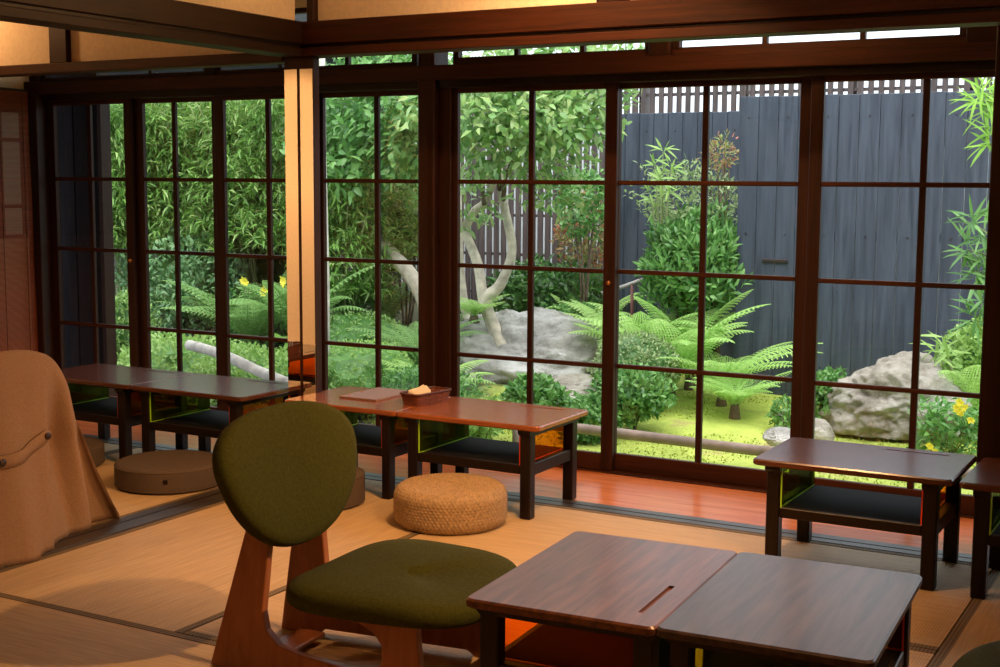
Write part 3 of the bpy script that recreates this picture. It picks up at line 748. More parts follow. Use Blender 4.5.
# shutter box outside far-left door
sh = empty('shutter_box', (0, 0, 0), 'dark weathered wooden shutter panel standing outside the far left door', 'shutter')
xs1 = at(109, 250, 5.66).x
for i, (a, b_) in enumerate(((-6.9, -6.605), (-6.6, -6.31), (-6.305, -6.03), (-6.025, xs1 - .028))):
    MB().box(a, b_, 5.64, 5.67, .0, 2.15, .003).build('board', M['shutter'], sh)
MB().box(xs1 - .028, xs1, 5.62, 5.70, .0, 2.15, .003).build('edge_post', M['frame'], sh)

# logs
def log(p0, p1, r, mat, name, lab, cat, bend=.02, n=14):
    p0, p1 = Vector(p0), Vector(p1); pts = []; rad = []
    for i in range(n + 1):
        t = i / n; p = p0.lerp(p1, t); p.z += bend * math.sin(t * PI * 2.3) ; p.y += bend * math.sin(t * 5)
        pts.append(p); rad.append(r * (1 + .1 * noise.noise(Vector((t * 9, 0, r)))))
    o = MB().tube(pts, rad, 14).build(name, mat, smooth=True, origin=tuple((p0 + p1) / 2)); tag(o, lab, cat); return o
log((-4.6, 7.25, GZ + .15), (-.8, 7.10, GZ + .15), .031, M['logwood'], 'edging_log', 'straight grey-brown pole lying across the moss just outside the glass', 'log', .004)
for k, x in enumerate((-3.9, -1.0)):
    o = MB().tube([(x, 7.18, GZ - .05), (x, 7.18, GZ + .12)], .03, 10).build('log_stake', M['logwood'], smooth=True)
    tag(o, ['short stake under the left part of the grey-brown pole', 'short stake under the right part of the grey-brown pole'][k], 'stake', 'stakes under the pole')
a, b_ = at(189, 345, 6.7), at(288, 381, 6.35)
log(a, b_ + (b_ - a) * .35, .034, M['birch'], 'fallen_branch', 'bleached white branch lying slanted over the ground cover at left', 'log', .012)

# rocks
def rock(c, r, lab, seed, mat='rock', sub=6, amp=.30, ridge=None, group='garden rocks'):
    import bmesh
    bm = bmesh.new(); bmesh.ops.create_icosphere(bm, subdivisions=sub, radius=1)
    for v in bm.verts:
        p = v.co.copy(); q = p * 1.3 + Vector((seed, seed * 2, 0))
        d = amp * noise.noise(q) + amp * .5 * abs(noise.noise(q * 2.3)) + amp * .16 * noise.noise(q * 6) + .012 * noise.noise(q * 17)
        cell = noise.voronoi(q * 1.1)[0]; d += amp * .5 * (cell[1] - cell[0] - .3) + amp * .10 * (1 - abs(noise.noise(q * 4.5)) * 3) + .018 * noise.noise(q * 30)
        p = p * (1 + d)
        if ridge: p.z *= ridge(p.x)
        p.z = max(p.z, -.55)
        v.co = Vector((p.x * r[0], p.y * r[1], p.z * r[2]))
    me = bpy.data.meshes.new('rock'); bm.to_mesh(me); bm.free(); me.materials.append(M[mat])
    me.polygons.foreach_set('use_smooth', [True] * len(me.polygons))
    o = bpy.data.objects.new('rock', me); COL.objects.link(o); o.location = c
    return tag(o, lab, 'rock', group)
def rk(x0, x1, y0, y1, Y, depth, *a, **k):
    c = at((x0 + x1) / 2, (y0 + y1) / 2, Y); e0 = at(x0, (y0 + y1) / 2, Y); e1 = at(x1, (y0 + y1) / 2, Y); h = at((x0 + x1) / 2, y0, Y).z - at((x0 + x1) / 2, y1, Y).z
    return rock(c, ((e1.x - e0.x) / 2 * .95, depth, h / 2 * .95), *a, **k)
rk(436, 640, 318, 424, 9.6, .55, 'largest grey boulder with a ridged crest behind the central window table', 3.3, ridge=lambda x: 1.05 - .18 * x)
rk(590, 612, 312, 342, 10.9, .2, 'small upright pale stone beside the right end of the largest boulder', 7.1)
rk(528, 612, 378, 418, 8.7, .3, 'low flat rock half covered by leaves below the largest boulder', 9.4, 'rockwarm')
rk(826, 966, 358, 452, 8.9, .42, 'big pale cracked boulder on the moss in front of the tall fence', 12.2, 'rockwarm')
rk(796, 834, 418, 450, 8.1, .16, 'small white rounded stone left of the pale cracked boulder', 15.5, 'rockwarm', amp=.15)
rk(764, 800, 428, 448, 7.95, .14, 'small flat grey stone on the moss beside the right table', 18.8, amp=.2)
rk(775, 791, 411, 425, 8.7, .06, 'small dark bluish round stone on the moss', 21.0, amp=.08)
rk(495, 530, 305, 345, 11.2, .3, 'grey stone in shade behind the tree trunks', 24.3)

# ---------------- leaves
def leaf_mesh(name, centers, dirs, norms, L, W, mat, parent=None, shape='leaf', jit=.3, bend=.25):
    """one mesh of many leaves: each leaf a folded 6-vertex blade"""
    n = len(centers); C = np.asarray(centers); D = np.asarray(dirs); D = D / (np.linalg.norm(D, axis=1, keepdims=True) + 1e-9)
    Nn = np.asarray(norms); S = np.cross(D, Nn); S = S / (np.linalg.norm(S, axis=1, keepdims=True) + 1e-9); Up = np.cross(S, D)
    l = (L * (1 + jit * RNG.uniform(-1, 1, n)))[:, None]; w = (W * (1 + jit * RNG.uniform(-1, 1, n)))[:, None]
    b0 = C; m1 = C + D * l * .38 + S * w * .5 + Up * w * .14; m2 = C + D * l * .38 - S * w * .5 + Up * w * .14; mc = C + D * l * .42
    t1 = C + D * l * .75 + S * w * .32 - Up * l * bend * .35; t2 = C + D * l * .75 - S * w * .32 - Up * l * bend * .35; tip = C + D * l - Up * l * bend
    V = np.stack([b0, m1, m2, mc, t1, t2, tip], 1).reshape(-1, 3)
    base = np.arange(n)[:, None, None] * 7
    F = np.array([[0, 1, 3, 3], [0, 3, 2, 2], [1, 4, 6, 3], [3, 6, 5, 2]])
    F = (F[None] + base).reshape(-1, 4)
    me = bpy.data.meshes.new(name)
    faces = [tuple(f[:3]) if f[2] == f[3] else tuple(f) for f in F.tolist()]
    me.from_pydata(V.tolist(), [], faces); me.materials.append(mat)
    me.polygons.foreach_set('use_smooth', [True] * len(me.polygons))
    o = bpy.data.objects.new(name, me); COL.objects.link(o)
    if parent: o.parent = parent
    return o
def blob_pts(n, c, r, shell=.55, flatbot=False, lump=.25, seed=0):
    d = RNG.normal(size=(n, 3)); d /= np.linalg.norm(d, axis=1, keepdims=True)
    if flatbot: d[:, 2] = np.abs(d[:, 2]) * 1.0 - .15
    rad = (shell + (1 - shell) * RNG.uniform(0, 1, n) ** .6)
    if lump:
        k = np.array([1 + lump * noise.noise(Vector((a * 2.2 + seed, b * 2.2, c_ * 2.2))) * 1.6 for a, b, c_ in d]); rad = rad * k
    return np.asarray(c) + d * rad[:, None] * np.asarray(r), d
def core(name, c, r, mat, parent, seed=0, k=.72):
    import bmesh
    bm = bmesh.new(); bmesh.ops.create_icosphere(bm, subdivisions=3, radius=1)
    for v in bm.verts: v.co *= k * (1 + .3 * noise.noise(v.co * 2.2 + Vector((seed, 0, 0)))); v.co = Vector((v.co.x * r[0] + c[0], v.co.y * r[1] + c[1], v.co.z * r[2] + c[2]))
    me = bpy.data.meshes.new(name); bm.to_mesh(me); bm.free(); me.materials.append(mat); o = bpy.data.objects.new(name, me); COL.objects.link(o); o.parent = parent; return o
def stems(parent, base, tops, r, mat, name='stem'):
    mb = MB()
    for t in tops:
        a = Vector(base); b = Vector(t); m = a.lerp(b, .5) + Vector((random.uniform(-.05, .05), random.uniform(-.05, .05), 0)); mb.tube([a, m, b], [r, r * .8, r * .4], 6)
    return mb.build(name, mat, parent, True)
def shrub(name, lab, px0, px1, py0, py1, Y, dep, n, L, W, mat, ground=True, group=None, seedv=None, up=.5, cat='shrub', coremat='lf_dark', shell=.55, stemh=None, lump=.25, corek=.72, bend=.25):
    cx = (px0 + px1) / 2; cy = (py0 + py1) / 2
    c = at(cx, cy, Y); rx = (at(px1, cy, Y).x - at(px0, cy, Y).x) / 2; rz = (at(cx, py0, Y).z - at(cx, py1, Y).z) / 2
    gz = ghf(c.x, c.y); root = empty(name, (c.x, c.y, gz), lab, cat, group)
    lc = (0, 0, c.z - gz); sd = seedv if seedv is not None else random.uniform(0, 50)
    P, d = blob_pts(n, lc, (rx, dep, rz), shell, seed=sd, lump=lump)
    dirs = d * .7 + RNG.normal(size=(n, 3)) * .6 + np.array([0, 0, up]); nor = d + RNG.normal(size=(n, 3)) * .5 + np.array([0, 0, .8])
    leaf_mesh('foliage', P, dirs, nor, L, W, M[mat], root, bend=bend)
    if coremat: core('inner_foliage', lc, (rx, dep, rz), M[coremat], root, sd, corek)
    bz = -.04
    tops = [(random.uniform(-.5, .5) * rx, random.uniform(-.4, .4) * dep, lc[2] + random.uniform(-.4, .3) * rz) for _ in range(5)]
    stems(root, (0, 0, bz), tops, .012, M['darkbark'])
    return root

# bamboo hedge at left
def bamboo(lab, px, pytop, Y, R, n, seed, mat='lf_bamboo', L=.105, W=.019, group='bamboo clumps', culms=7, zlow=.35):
    p = at(px, 250, Y); gz = ghf(p.x, p.y); ztop = at(px, pytop, Y).z
    root = empty('bamboo_clump', (p.x, p.y, gz), lab, 'bamboo', group); H = ztop - gz; mb = MB(); cent = []; dr = []; nr = []
    for c in range(culms):
        a = random.uniform(0, 2 * PI); r0 = random.uniform(.0, .25) * R; b = Vector((math.cos(a) * r0, math.sin(a) * r0, -.05)); lean = Vector((math.cos(a), math.sin(a), 0)) * random.uniform(.3, .9) * R; h = H * random.uniform(.8, 1.02)
        pts = [b + lean * (t ** 2) + Vector((0, 0, h * t)) for t in (0, .25, .5, .75, .9, 1)]
        mb.tube(pts, [.012, .011, .010, .008, .006, .003], 6)
    mb.build('culms', M['culm'], root, True)
    nc = n // 6
    for i in range(nc):
        t = random.uniform(zlow, 1.0); a = random.uniform(0, 2 * PI); rr = R * math.sqrt(random.uniform(.1, 1)) * (1.05 - .35 * t)
        c = np.array([math.cos(a) * rr, math.sin(a) * rr, H * t]); out = np.array([math.cos(a), math.sin(a), random.uniform(-.2, .9)])
        for k in range(6):
            cent.append(c + RNG.normal(size=3) * .012); dd = out * .6 + RNG.normal(size=3) * .75 + np.array([0, 0, -.15]); dr.append(dd); nr.append(RNG.normal(size=3) * .5 + np.array([0, 0, 1]))
    leaf_mesh('foliage', cent, dr, nr, L, W, M[mat], root, bend=.3)
    return root
for lab, px, pt, Y, R, n in (
    ('tall bamboo clump beside the dark shutter, far left', 118, 95, 8.9, .75, 9000),
    ('bamboo clump seen through the second far left door', 168, 118, 9.3, .8, 9500),
    ('bamboo clump left of the third door stile at left', 215, 96, 9.8, .85, 9500),
    ('bamboo clump just left of the mirrored post', 262, 92, 9.5, .8, 9500),
    ('bamboo clump standing behind the mirrored post', 315, 96, 10.2, .7, 7000),
    ('low bamboo clump with drooping fans right of the mirrored post', 342, 185, 9.4, .5, 4200)):
    bamboo(lab, px, pt, Y, R, int(n * 1.25), 1)

# leaning white pole and trunk at the far left top
o = MB().tube([at(140, 88, 11.5), at(164, 142, 11.5) + Vector((0, 0, -.1)), at(172, 330, 11.5)], .05, 10).build('leaning_trunk', M['birch'], smooth=True); tag(o, 'bleached leaning trunk rising out of the bamboo at far left', 'trunk')
# weathered post right of mirror
p = at(324, 250, 7.3)
o = MB().tube([(p.x, p.y, ghf(p.x, p.y) - .05), (p.x + .01, p.y, .6), (p.x, p.y, 1.5), (p.x, p.y, 2.3)], [.034, .028, .022, .020], 10).build('weathered_post', M['birch'], smooth=True); tag(o, 'thin bleached post standing outside just right of the mirrored post', 'post')

GS = 'garden shrubs'
def pxshrub(lab, x0, x1, y0, y1, Y, dep, n, L, W, mat, **k): return shrub('garden_shrub', lab, x0, x1, y0, y1, Y, dep, n, L, W, mat, group=GS, **k)
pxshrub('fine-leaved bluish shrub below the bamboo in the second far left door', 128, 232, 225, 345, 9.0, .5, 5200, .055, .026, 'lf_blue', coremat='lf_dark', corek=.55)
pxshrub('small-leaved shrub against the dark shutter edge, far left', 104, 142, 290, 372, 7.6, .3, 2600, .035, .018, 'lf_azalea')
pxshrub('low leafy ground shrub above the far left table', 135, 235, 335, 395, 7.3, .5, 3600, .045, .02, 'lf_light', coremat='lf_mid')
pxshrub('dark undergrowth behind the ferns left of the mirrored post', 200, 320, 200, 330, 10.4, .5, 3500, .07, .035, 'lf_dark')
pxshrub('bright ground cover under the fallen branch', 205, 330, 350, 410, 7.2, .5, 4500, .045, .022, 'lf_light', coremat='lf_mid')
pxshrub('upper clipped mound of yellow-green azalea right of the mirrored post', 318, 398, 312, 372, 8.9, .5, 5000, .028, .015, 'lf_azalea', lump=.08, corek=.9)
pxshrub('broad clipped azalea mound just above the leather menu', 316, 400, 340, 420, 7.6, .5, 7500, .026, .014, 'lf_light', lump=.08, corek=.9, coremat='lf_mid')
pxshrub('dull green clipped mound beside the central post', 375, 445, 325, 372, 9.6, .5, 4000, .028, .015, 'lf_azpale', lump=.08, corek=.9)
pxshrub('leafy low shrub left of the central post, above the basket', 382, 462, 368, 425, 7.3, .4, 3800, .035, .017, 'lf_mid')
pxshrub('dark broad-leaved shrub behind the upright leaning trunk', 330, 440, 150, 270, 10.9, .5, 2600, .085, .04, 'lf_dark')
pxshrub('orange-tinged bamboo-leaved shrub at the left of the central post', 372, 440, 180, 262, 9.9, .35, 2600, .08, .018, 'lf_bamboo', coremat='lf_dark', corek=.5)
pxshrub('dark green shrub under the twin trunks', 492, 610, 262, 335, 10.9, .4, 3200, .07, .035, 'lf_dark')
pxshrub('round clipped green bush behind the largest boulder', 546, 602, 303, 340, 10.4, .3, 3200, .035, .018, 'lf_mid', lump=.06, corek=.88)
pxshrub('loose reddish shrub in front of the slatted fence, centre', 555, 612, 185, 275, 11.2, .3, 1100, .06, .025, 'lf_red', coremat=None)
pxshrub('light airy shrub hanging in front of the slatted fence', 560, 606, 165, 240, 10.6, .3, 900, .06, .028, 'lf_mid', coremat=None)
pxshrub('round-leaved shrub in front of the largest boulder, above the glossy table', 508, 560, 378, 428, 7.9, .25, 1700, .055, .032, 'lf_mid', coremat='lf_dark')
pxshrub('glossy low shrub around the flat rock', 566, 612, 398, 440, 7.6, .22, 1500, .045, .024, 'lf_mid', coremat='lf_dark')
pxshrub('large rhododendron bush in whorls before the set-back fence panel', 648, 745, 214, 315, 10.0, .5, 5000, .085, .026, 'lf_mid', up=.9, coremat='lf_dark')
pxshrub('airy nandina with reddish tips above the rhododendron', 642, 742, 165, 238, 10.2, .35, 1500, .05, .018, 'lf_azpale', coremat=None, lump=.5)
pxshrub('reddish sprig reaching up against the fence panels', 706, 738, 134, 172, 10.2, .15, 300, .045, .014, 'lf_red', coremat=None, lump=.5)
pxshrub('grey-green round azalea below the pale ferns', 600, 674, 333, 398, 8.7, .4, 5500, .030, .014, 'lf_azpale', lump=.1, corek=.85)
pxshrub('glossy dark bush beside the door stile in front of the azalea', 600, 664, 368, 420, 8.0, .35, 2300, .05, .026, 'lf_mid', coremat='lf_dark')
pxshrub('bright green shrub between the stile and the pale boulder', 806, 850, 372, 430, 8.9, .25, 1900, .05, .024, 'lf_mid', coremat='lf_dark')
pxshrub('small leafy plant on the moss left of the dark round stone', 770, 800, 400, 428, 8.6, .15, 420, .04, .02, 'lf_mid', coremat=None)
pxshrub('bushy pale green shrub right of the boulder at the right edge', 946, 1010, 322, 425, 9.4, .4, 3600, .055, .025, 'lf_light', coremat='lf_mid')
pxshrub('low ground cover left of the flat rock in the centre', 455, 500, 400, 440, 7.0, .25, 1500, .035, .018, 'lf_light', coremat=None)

# yellow-flowered plants
def flowers(lab, x0, x1, y0, y1, Y, n, fl, r=.028, leaves=700, grp='yellow-flowered plants'):
    c = at((x0 + x1) / 2, y1, Y); gz = ghf(c.x, c.y)
    root = empty('flowering_plant', (c.x, c.y, gz), lab, 'flower', grp)
    p0 = at(x0, y0, Y) - Vector((c.x, c.y, gz)); p1 = at(x1, y1, Y) - Vector((c.x, c.y, gz))
    P = np.stack([RNG.uniform(p0.x, p1.x, leaves), RNG.uniform(-.2, .2, leaves), RNG.uniform(0, p0.z * .95, leaves)], 1)
    leaf_mesh('foliage', P, RNG.normal(size=(leaves, 3)) + np.array([0, 0, .3]), RNG.normal(size=(leaves, 3)) * .4 + np.array([0, 0, 1]), .06, .028, M['lf_mid'], root)
    stems(root, (0, 0, -.03), [(p0.x * t, random.uniform(-.1, .1), p0.z * .9) for t in (-1, -.5, 0, .5, 1)], .006, M['culm'])
    for (fx, fy) in fl:
        q = at(fx, fy, Y - .25) - Vector((c.x, c.y, gz)); k = 9
        ang = np.linspace(0, 2 * PI, k, endpoint=False); D = np.stack([np.cos(ang), -np.full(k, .5), np.sin(ang)], 1)
        leaf_mesh('blossom', np.repeat(np.array([q]), k, 0), D, np.tile(np.array([0, -1., .2]), (k, 1)), r * 1.3, r * .8, M['yellowflower'], root, bend=0)
    return root
flowers('plant with yellow blossoms left of the mirrored post', 236, 296, 285, 330, 9.0, 3, [(246, 282), (265, 291), (284, 281)], .040)
flowers('plant with small yellow flowers beside the big right boulder', 918, 982, 398, 480, 8.3, 8, [(958, 410), (957, 407), (965, 407), (961, 413), (971, 420), (960, 402), (930, 446), (935, 452), (938, 455), (925, 458), (931, 464)], .020, 620)

# ferns
def frond(mb, base, ang, L, droop, rise, W, n=24, seed=0, hf=1):
    """rachis arching out from base; pinnae both sides"""
    out = Vector((math.cos(ang), math.sin(ang), 0)); side = Vector((-math.sin(ang), math.cos(ang), 0))
    pts = []
    for i in range(n + 1):
        t = i / n; pts.append(Vector(base) + out * (L * hf * (t * .95)) * (math.cos(rise * (1 - t)) * .7 + .3) + Vector((0, 0, L * (math.sin(rise) * t - droop * t * t))))
    for i in range(1, n):
        t = i / n; p = pts[i]; d = (pts[i + 1] - pts[i - 1]).normalized(); up = side.cross(d) * -1
        l = W * (math.sin(PI * min(1, t * .9 + .12)) ** .8) * (1 if t > .12 else .4); w = L / n * .48
        for s in (-1, 1):
            e = (side * s + d * .35).normalized(); m = 6
            rib = [p + e * (l * j / m) - Vector((0, 0, l * .28 * (j / m) ** 2)) for j in range(m + 1)]
            for j in range(m):
                hw_ = w * 1.15 * (1 - .75 * j / m)
                q0, q1 = rib[j], rib[j + 1]; mid = q0.lerp(q1, .35)
                mb.add([q0, q1, mid + d * hw_ + e * l * .05, mid - d * hw_ + e * l * .05], [(0, 1, 2), (0, 3, 1)])
    mb.tube(pts, [.004] * (n + 1), 4, False)
def fern(lab, px, py, Y, L, W, nf, mat, a0=0, a1=2 * PI, droop=.62, rise=.95, group='ferns', h0=0, perch=False):
    p = at(px, py, Y); gz = ghf(p.x, p.y) if not perch else p.z
    root = empty('fern', (p.x, p.y, gz), lab, 'fern', group)
    Hh = p.z - gz if not perch else .02; base = min(Hh, .10); rise = max(rise, math.atan2(Hh + L * .75, L * .8)); L0 = L; L = min(1.5, max(L, (Hh - base + .36 * L) / .45)); hf = min(1, L0 / L * 1.15); droop = .5; rise = 1.2; nf = int(nf * 1.5)
    for i in range(nf):
        a = a0 + (a1 - a0) * (i + random.uniform(.2, .8)) / nf; mb = MB()
        frond(mb, (random.uniform(-.03, .03), random.uniform(-.03, .03), base), a, L * random.uniform(.75, 1.1), droop * random.uniform(.8, 1.2), min(1.45, rise * random.uniform(.8, 1.12)), W * random.uniform(.85, 1.1), hf=hf)
        mb.build('frond', M[mat], root, True)
    MB().tube([(0, 0, -.04), (0, 0, max(.02, base))], [.05, .03], 8).build('crown', M['darkbark'], root, True)
    return root
fern('pale bright fern reaching right over the board fence, centre right', 722, 378, 9.2, .62, .13, 13, 'lf_fern')
fern('lower pale fern spreading on the moss below the arching fern', 735, 402, 8.8, .42, .10, 11, 'lf_fern', rise=.6)
fern('broad pale fern right of the maroon railing', 672, 345, 9.3, .62, .14, 14, 'lf_fern')
fern('pale fern left of the muntin above the grey-green azalea', 636, 338, 9.6, .60, .14, 13, 'lf_fern')
fern('pale fern drooping under the rhododendron', 690, 330, 9.8, .50, .12, 10, 'lf_fern')
fern('flat pale fern beside the small upright stone', 592, 312, 10.6, .45, .11, 9, 'lf_fern', rise=.5)
fern('pale fern hanging at the foot of the twin trunks', 474, 318, 9.22, .34, .10, 9, 'lf_fern', rise=.7, perch=True)
fern('fern at the left side of the central post, lower', 430, 385, 7.6, .42, .10, 9, 'lf_fern', rise=.8)
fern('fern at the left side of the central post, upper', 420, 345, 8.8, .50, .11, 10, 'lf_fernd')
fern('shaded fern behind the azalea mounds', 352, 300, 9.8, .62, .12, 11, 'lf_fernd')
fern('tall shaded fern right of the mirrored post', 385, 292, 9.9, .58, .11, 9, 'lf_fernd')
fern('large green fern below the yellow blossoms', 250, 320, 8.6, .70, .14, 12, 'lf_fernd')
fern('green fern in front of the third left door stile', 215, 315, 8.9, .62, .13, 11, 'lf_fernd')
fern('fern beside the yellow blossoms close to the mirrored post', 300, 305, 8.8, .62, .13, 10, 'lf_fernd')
fern('bright fern near the right edge above the yellow flowers', 968, 380, 9.0, .40, .10, 9, 'lf_fern')
# broad-leaf ground plant (butterbur)
p = at(270, 352, 7.9); gz = ghf(p.x, p.y)
root = empty('broad_leaf_plant', (p.x, p.y, gz), 'plant with large round bright leaves left of the mirrored post', 'plant')
mb = MB()
for i in range(20):
    x, y, z = random.uniform(-.35, .35), random.uniform(-.3, .3), random.uniform(.10, .36); r = random.uniform(.07, .11); tx, ty = random.uniform(-.4, .4), random.uniform(-.6, 0)
    ring = [(x + r * math.cos(a), y + r * math.sin(a), z + r * (tx * math.cos(a) + ty * math.sin(a)) + .012 * math.cos(4 * a)) for a in [2 * PI * k / 14 for k in range(14)]]
    mb.add(ring + [(x, y, z - .015)], [(k, (k + 1) % 14, 14) for k in range(14)])
mb.build('leaf_blades', M['lf_light'], root, True)
mb = MB()
for i in range(0, 20): v = mb and None
root_st = MB(); random.seed(8)
for i in range(12): root_st.tube([(0, 0, -.03), (random.uniform(-.3, .3), random.uniform(-.25, .25), .2)], .005, 5)
root_st.build('stalks', M['culm'], root)

# tree with pale multi-trunk
def trunk(mb, pts, r0, r1):
    P = [at(x, y, Y) for x, y, Y in pts]; n = len(P) - 1
    # smooth (Catmull-Rom)
    out = []
    for i in range(n):
        a = P[max(i - 1, 0)]; b = P[i]; c = P[i + 1]; d = P[min(i + 2, n)]
        for k in range(5):
            t = k / 5; out.append(.5 * ((2 * b) + (c - a) * t + (2 * a - 5 * b + 4 * c - d) * t * t + (3 * b - a - 3 * c + d) * t ** 3))
    out.append(P[-1]); m = len(out)
    mb.tube(out, [(r0 + (r1 - r0) * i / (m - 1)) * (1 + .12 * noise.noise(out[i] * 5)) for i in range(m)], 12)
def tree(lab, trunks, px, py, Y, blobs, n, L, W, mat, barkm='bark'):
    b = at(px, py, Y); root = empty('garden_tree', tuple(b), lab, 'tree', 'garden trees')
    for tr in trunks:
        mb = MB(); trunk(mb, tr[0], tr[1], tr[2]); mb.v = [tuple(Vector(v) - b) for v in mb.v]; mb.build('trunk', M[barkm if len(tr) < 4 else tr[3]], root, True)
    cs = []; ds = []; ns = []
    for (x, y, YY, rx, ry, rz, k) in blobs:
        c = at(x, y, YY) - b; P, d = blob_pts(int(n * k), c, (rx, ry, rz), .25, lump=.35, seed=x)
        cs.append(P); ds.append(d * .6 + RNG.normal(size=P.shape) * .6 + np.array([0, 0, -.1])); ns.append(d * .6 + RNG.normal(size=P.shape) * .5 + np.array([0, -.5, .8]))
    leaf_mesh('foliage', np.concatenate(cs), np.concatenate(ds), np.concatenate(ns), L, W, M[mat], root, bend=.2)
    return root
tree('pale-barked tree with twin bending trunks and broad leaves, centre',
     [([(513, 410, 9.3), (512, 370, 9.3), (496, 330, 9.3), (486, 300, 9.3), (500, 285, 9.3), (512, 250, 9.3), (504, 205, 9.3), (496, 150, 9.4)], .058, .030),
      ([(512, 375, 9.35), (486, 310, 9.3), (478, 265, 9.3), (466, 232, 9.3), (474, 212, 9.3), (486, 200, 9.3), (500, 160, 9.1), (512, 110, 9.0)], .050, .022),
      ([(505, 350, 9.4), (470, 320, 9.5), (461, 280, 9.5), (459, 240, 9.5), (457, 150, 9.5)], .045, .030),
      ([(484, 205, 9.2), (482, 175, 9.15), (494, 155, 9.1), (498, 128, 9.0)], .018, .010, 'darkbark'),
      ([(503, 205, 9.3), (508, 170, 9.2), (530, 140, 9.0), (560, 120, 8.9)], .020, .010, 'darkbark'),
      ([(500, 190, 9.3), (500, 160, 9.2), (516, 120, 9.0)], .022, .012, 'darkbark')], 505, 395, 9.3,
     [(480, 108, 8.6, .55, .5, .28, .20), (522, 112, 8.6, .55, .5, .32, .20), (558, 118, 8.8, .42, .5, .30, .16), (586, 104, 9.0, .30, .4, .16, .08), (485, 150, 8.8, .40, .4, .22, .08), (540, 160, 8.9, .34, .4, .25, .08), (470, 205, 9.2, .3, .3, .25, .04), (560, 195, 9.2, .25, .3, .15, .03), (490, 62, 8.8, .6, .5, .28, .14), (560, 58, 8.8, .6, .5, .25, .14), (610, 62, 9.2, .4, .4, .2, .07)],
     3600, .088, .038, 'lf_tree')
tree('slanting pale trunk with a dark leafy crown left of the central post',
     [([(428, 330, 9.6), (424, 302, 9.6), (408, 272, 9.6), (382, 244, 9.6), (366, 220, 9.6), (349, 190, 9.6), (335, 150, 9.7), (325, 100, 9.8)], .075, .04)], 430, 350, 9.6,
     [(340, 125, 9.6, .5, .4, .3, .25), (385, 115, 9.4, .5, .4, .28, .25), (410, 150, 9.4, .45, .4, .35, .25), (350, 165, 9.3, .4, .4, .3, .15), (415, 100, 9.0, .3, .3, .2, .1), (350, 66, 9.4, .6, .5, .3, .15), (405, 66, 9.4, .5, .5, .3, .15)],
     3000, .10, .045, 'lf_mid')
# upright bamboo sprig and right-edge branches with fan leaves
def fans(lab, pts, Y, L, W, mat, k=14, name='fan_leaved_branch', base=None, grp='fan-leaved branches at the right edge'):
    b = at(*base, Y); root = empty(name, tuple(b), lab, 'branch', grp); C = []; D = []; Nn = []; mb = MB()
    for (x, y) in pts:
        c = at(x, y, Y + random.uniform(-.1, .1)) - b; mb.tube([(0, 0, 0), c * .5 + Vector((0, 0, .04)), c], [.008, .006, .004], 5)
        for i in range(k):
            a = 2 * PI * i / k + random.uniform(-.2, .2); C.append(tuple(c + Vector((random.uniform(-.01, .01), 0, random.uniform(-.05, .05))))); D.append((math.cos(a), random.uniform(-.6, .3), math.sin(a) * .8 + .2)); Nn.append((random.uniform(-.3, .3), -.6, .8))
    mb.build('twigs', M['culm'], root, True); leaf_mesh('foliage', C, D, Nn, L, W, M[mat], root, bend=.15); return root
fans('narrow-leaved fan branch at the top of the right edge', [(985, 92), (978, 100), (992, 105), (984, 112), (996, 130), (990, 145)], 8.4, .17, .020, 'lf_grass', base=(1030, 120))
fans('narrow-leaved fan branch midway down the right edge', [(972, 222), (982, 235), (968, 250), (985, 262), (976, 275), (990, 285), (984, 305), (975, 318)], 8.6, .16, .022, 'lf_mid', base=(1030, 280))
fans('slender bamboo sprig rising against the set-back fence panel', [(663, 152), (655, 165), (671, 168), (660, 180), (650, 195), (668, 190), (656, 205)], 9.8, .13, .022, 'lf_light', 9, 'bamboo_sprig', (662, 280), 'bamboo sprigs')
fans('slender bamboo sprig with long leaves at the right door edge', [(945, 345), (950, 360), (938, 352)], 8.9, .16, .022, 'lf_light', 8, 'bamboo_sprig', (960, 420), 'bamboo sprigs')

# grass sprigs at the foot of the glass, centre
pp = at(590, 455, 6.6); gz = ghf(pp.x, pp.y)
n = 260; P = np.stack([RNG.uniform(-.8, .9, n), RNG.uniform(-.12, .12, n), np.full(n, .0)], 1)
g = leaf_mesh('grass_tuft', P, RNG.normal(size=(n, 3)) * .35 + np.array([0, 0, 1]), RNG.normal(size=(n, 3)) * .3 + np.array([0, -1, 0]), .11, .012, M['lf_grass'])
g.location = (pp.x - .2, pp.y, gz); tag(g, 'thin row of grass blades just outside the glass, below the pole', 'grass', kind='stuff')
# moss tufts stuff: short blades over the moss for texture
n = 16000; X = RNG.uniform(-5.2, -.8, n); Yy = RNG.uniform(6.3, 9.8, n); Z = np.array([ghf(a, b) for a, b in zip(X, Yy)]) - .004
msk = np.array([noise.noise(Vector((a * 1.5, b * 1.5, 8))) > -.12 for a, b in zip(X, Yy)]); P = np.stack([X, Yy, Z], 1)[msk]; n = len(P)
g = leaf_mesh('moss_tufts', P, RNG.normal(size=(n, 3)) * .6 + np.array([0, 0, .7]), RNG.normal(size=(n, 3)) + np.array([0, 0, 1]), .020, .012, G('moss_tips', [(.28, .35, .05), (.42, .50, .09), (.54, .62, .15)], .8, .3))
tag(g, 'short bright moss tufts covering the lawn outside the glass', 'moss', kind='stuff')

# maroon railing
rl = empty('hand_railing', tuple(at(632, 330, 10.2)), 'maroon and grey metal handrail behind the pale ferns', 'railing'); b0 = at(632, 330, 10.2)
MB().tube([at(602, 293, 10.2) - b0, at(622, 287, 10.2) - b0, at(644, 279, 10.2) - b0], .016, 10).build('handrail', M['railtop'], rl, True)
MB().tube([at(632, 284, 10.2) - b0, at(632, 345, 10.2) - b0], .014, 10).build('upright', M['rail'], rl, True)

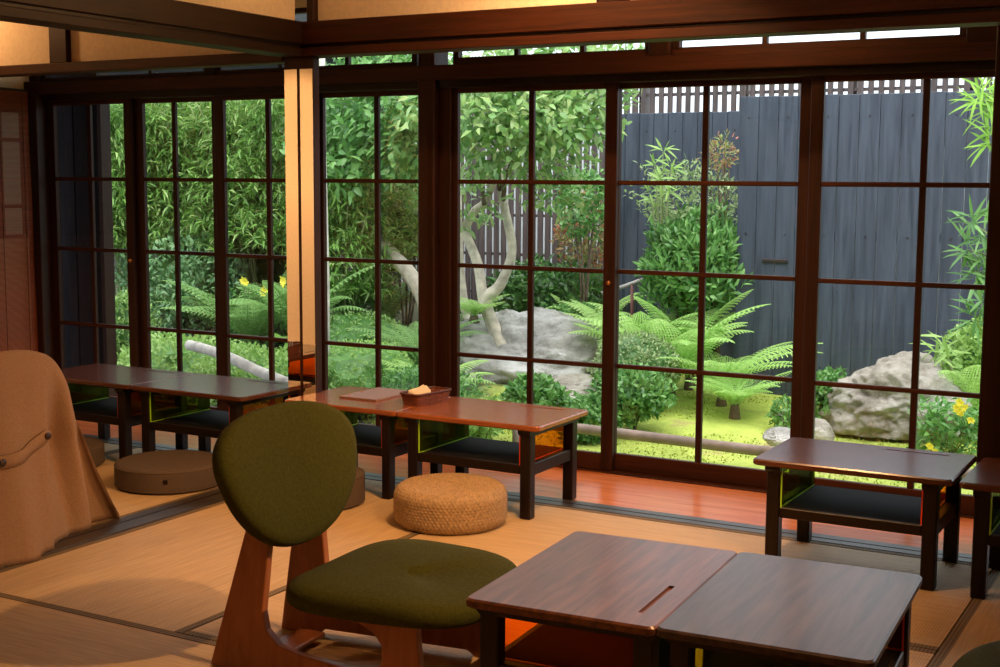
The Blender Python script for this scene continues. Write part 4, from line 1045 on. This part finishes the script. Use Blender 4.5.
# ------------------------------------------------------------------ LIGHT
wd = bpy.data.worlds.new('sky'); sc.world = wd; wd.use_nodes = True; nt = wd.node_tree; bg = nt.nodes['Background']
tc = nt.nodes.new('ShaderNodeTexCoord'); sp = nt.nodes.new('ShaderNodeSeparateXYZ'); nt.links.new(tc.outputs['Generated'], sp.inputs[0])
c_ = ramp(nt, sp.outputs['Z'], [(0.0, (.50, .55, .62)), (.3, (.80, .88, .95)), (1.0, (1.0, 1.0, 1.0))]); nt.links.new(c_, bg.inputs[0]); bg.inputs[1].default_value = 3.1
sun = bpy.data.lights.new('sun', 'SUN'); sun.energy = 3.6; sun.angle = .9; sun.color = (1, .97, .92); so = bpy.data.objects.new('sun', sun); COL.objects.link(so); so.rotation_euler = (math.radians(22), math.radians(12), 0)
WARM = (1.0, .54, .23)
def lamp(kind, loc, e, size=.06, tgt=None, ang=90, blend=.5, col=WARM):
    l = bpy.data.lights.new('lamp', kind); l.energy = e; l.color = col; l.shadow_soft_size = size
    if kind == 'SPOT': l.spot_size = math.radians(ang); l.spot_blend = blend
    o = bpy.data.objects.new('lamp', l); COL.objects.link(o); o.location = loc
    if tgt: o.rotation_euler = (Vector(tgt) - Vector(loc)).to_track_quat('-Z', 'Y').to_euler()
    return o
lamp('SPOT', (-.25, 2.95, 2.25), 260, .025, (-2.6, 2.9, 0), 85, .6)
lamp('SPOT', (-1.6, 3.5, 2.45), 190, .03, (-2.5, 4.7, .2), 90, .6)
lamp('POINT', (-2.35, 4.30, 2.32), 26, .05)
lamp('POINT', (-5.75, 4.35, 2.25), 13, .05)
lamp('SPOT', (-4.9, 1.5, 2.2), 170, .08, (-6.1, 1.45, 1.25), 75, .7)
lamp('POINT', (-1.0, 1.0, 2.3), 12, .1)
lamp('POINT', (-1.9, 5.0, 2.2), 12, .06)  # added warm light to brighten the corridor floor, no fixture behind it
lamp('SPOT', (-4.6, 2.6, 2.4), 45, .05, (-4.3, 4.2, 0), 90, .6)
lamp('POINT', (.8, 4.0, 2.3), 7, .08)

vs = sc.view_settings; vs.view_transform = 'Standard'; vs.look = 'None'; vs.gamma = 1; vs.exposure = 0; vs.use_curve_mapping = False
sc.cycles.max_bounces = 8; sc.cycles.transparent_max_bounces = 16; sc.cycles.sample_clamp_indirect = 6
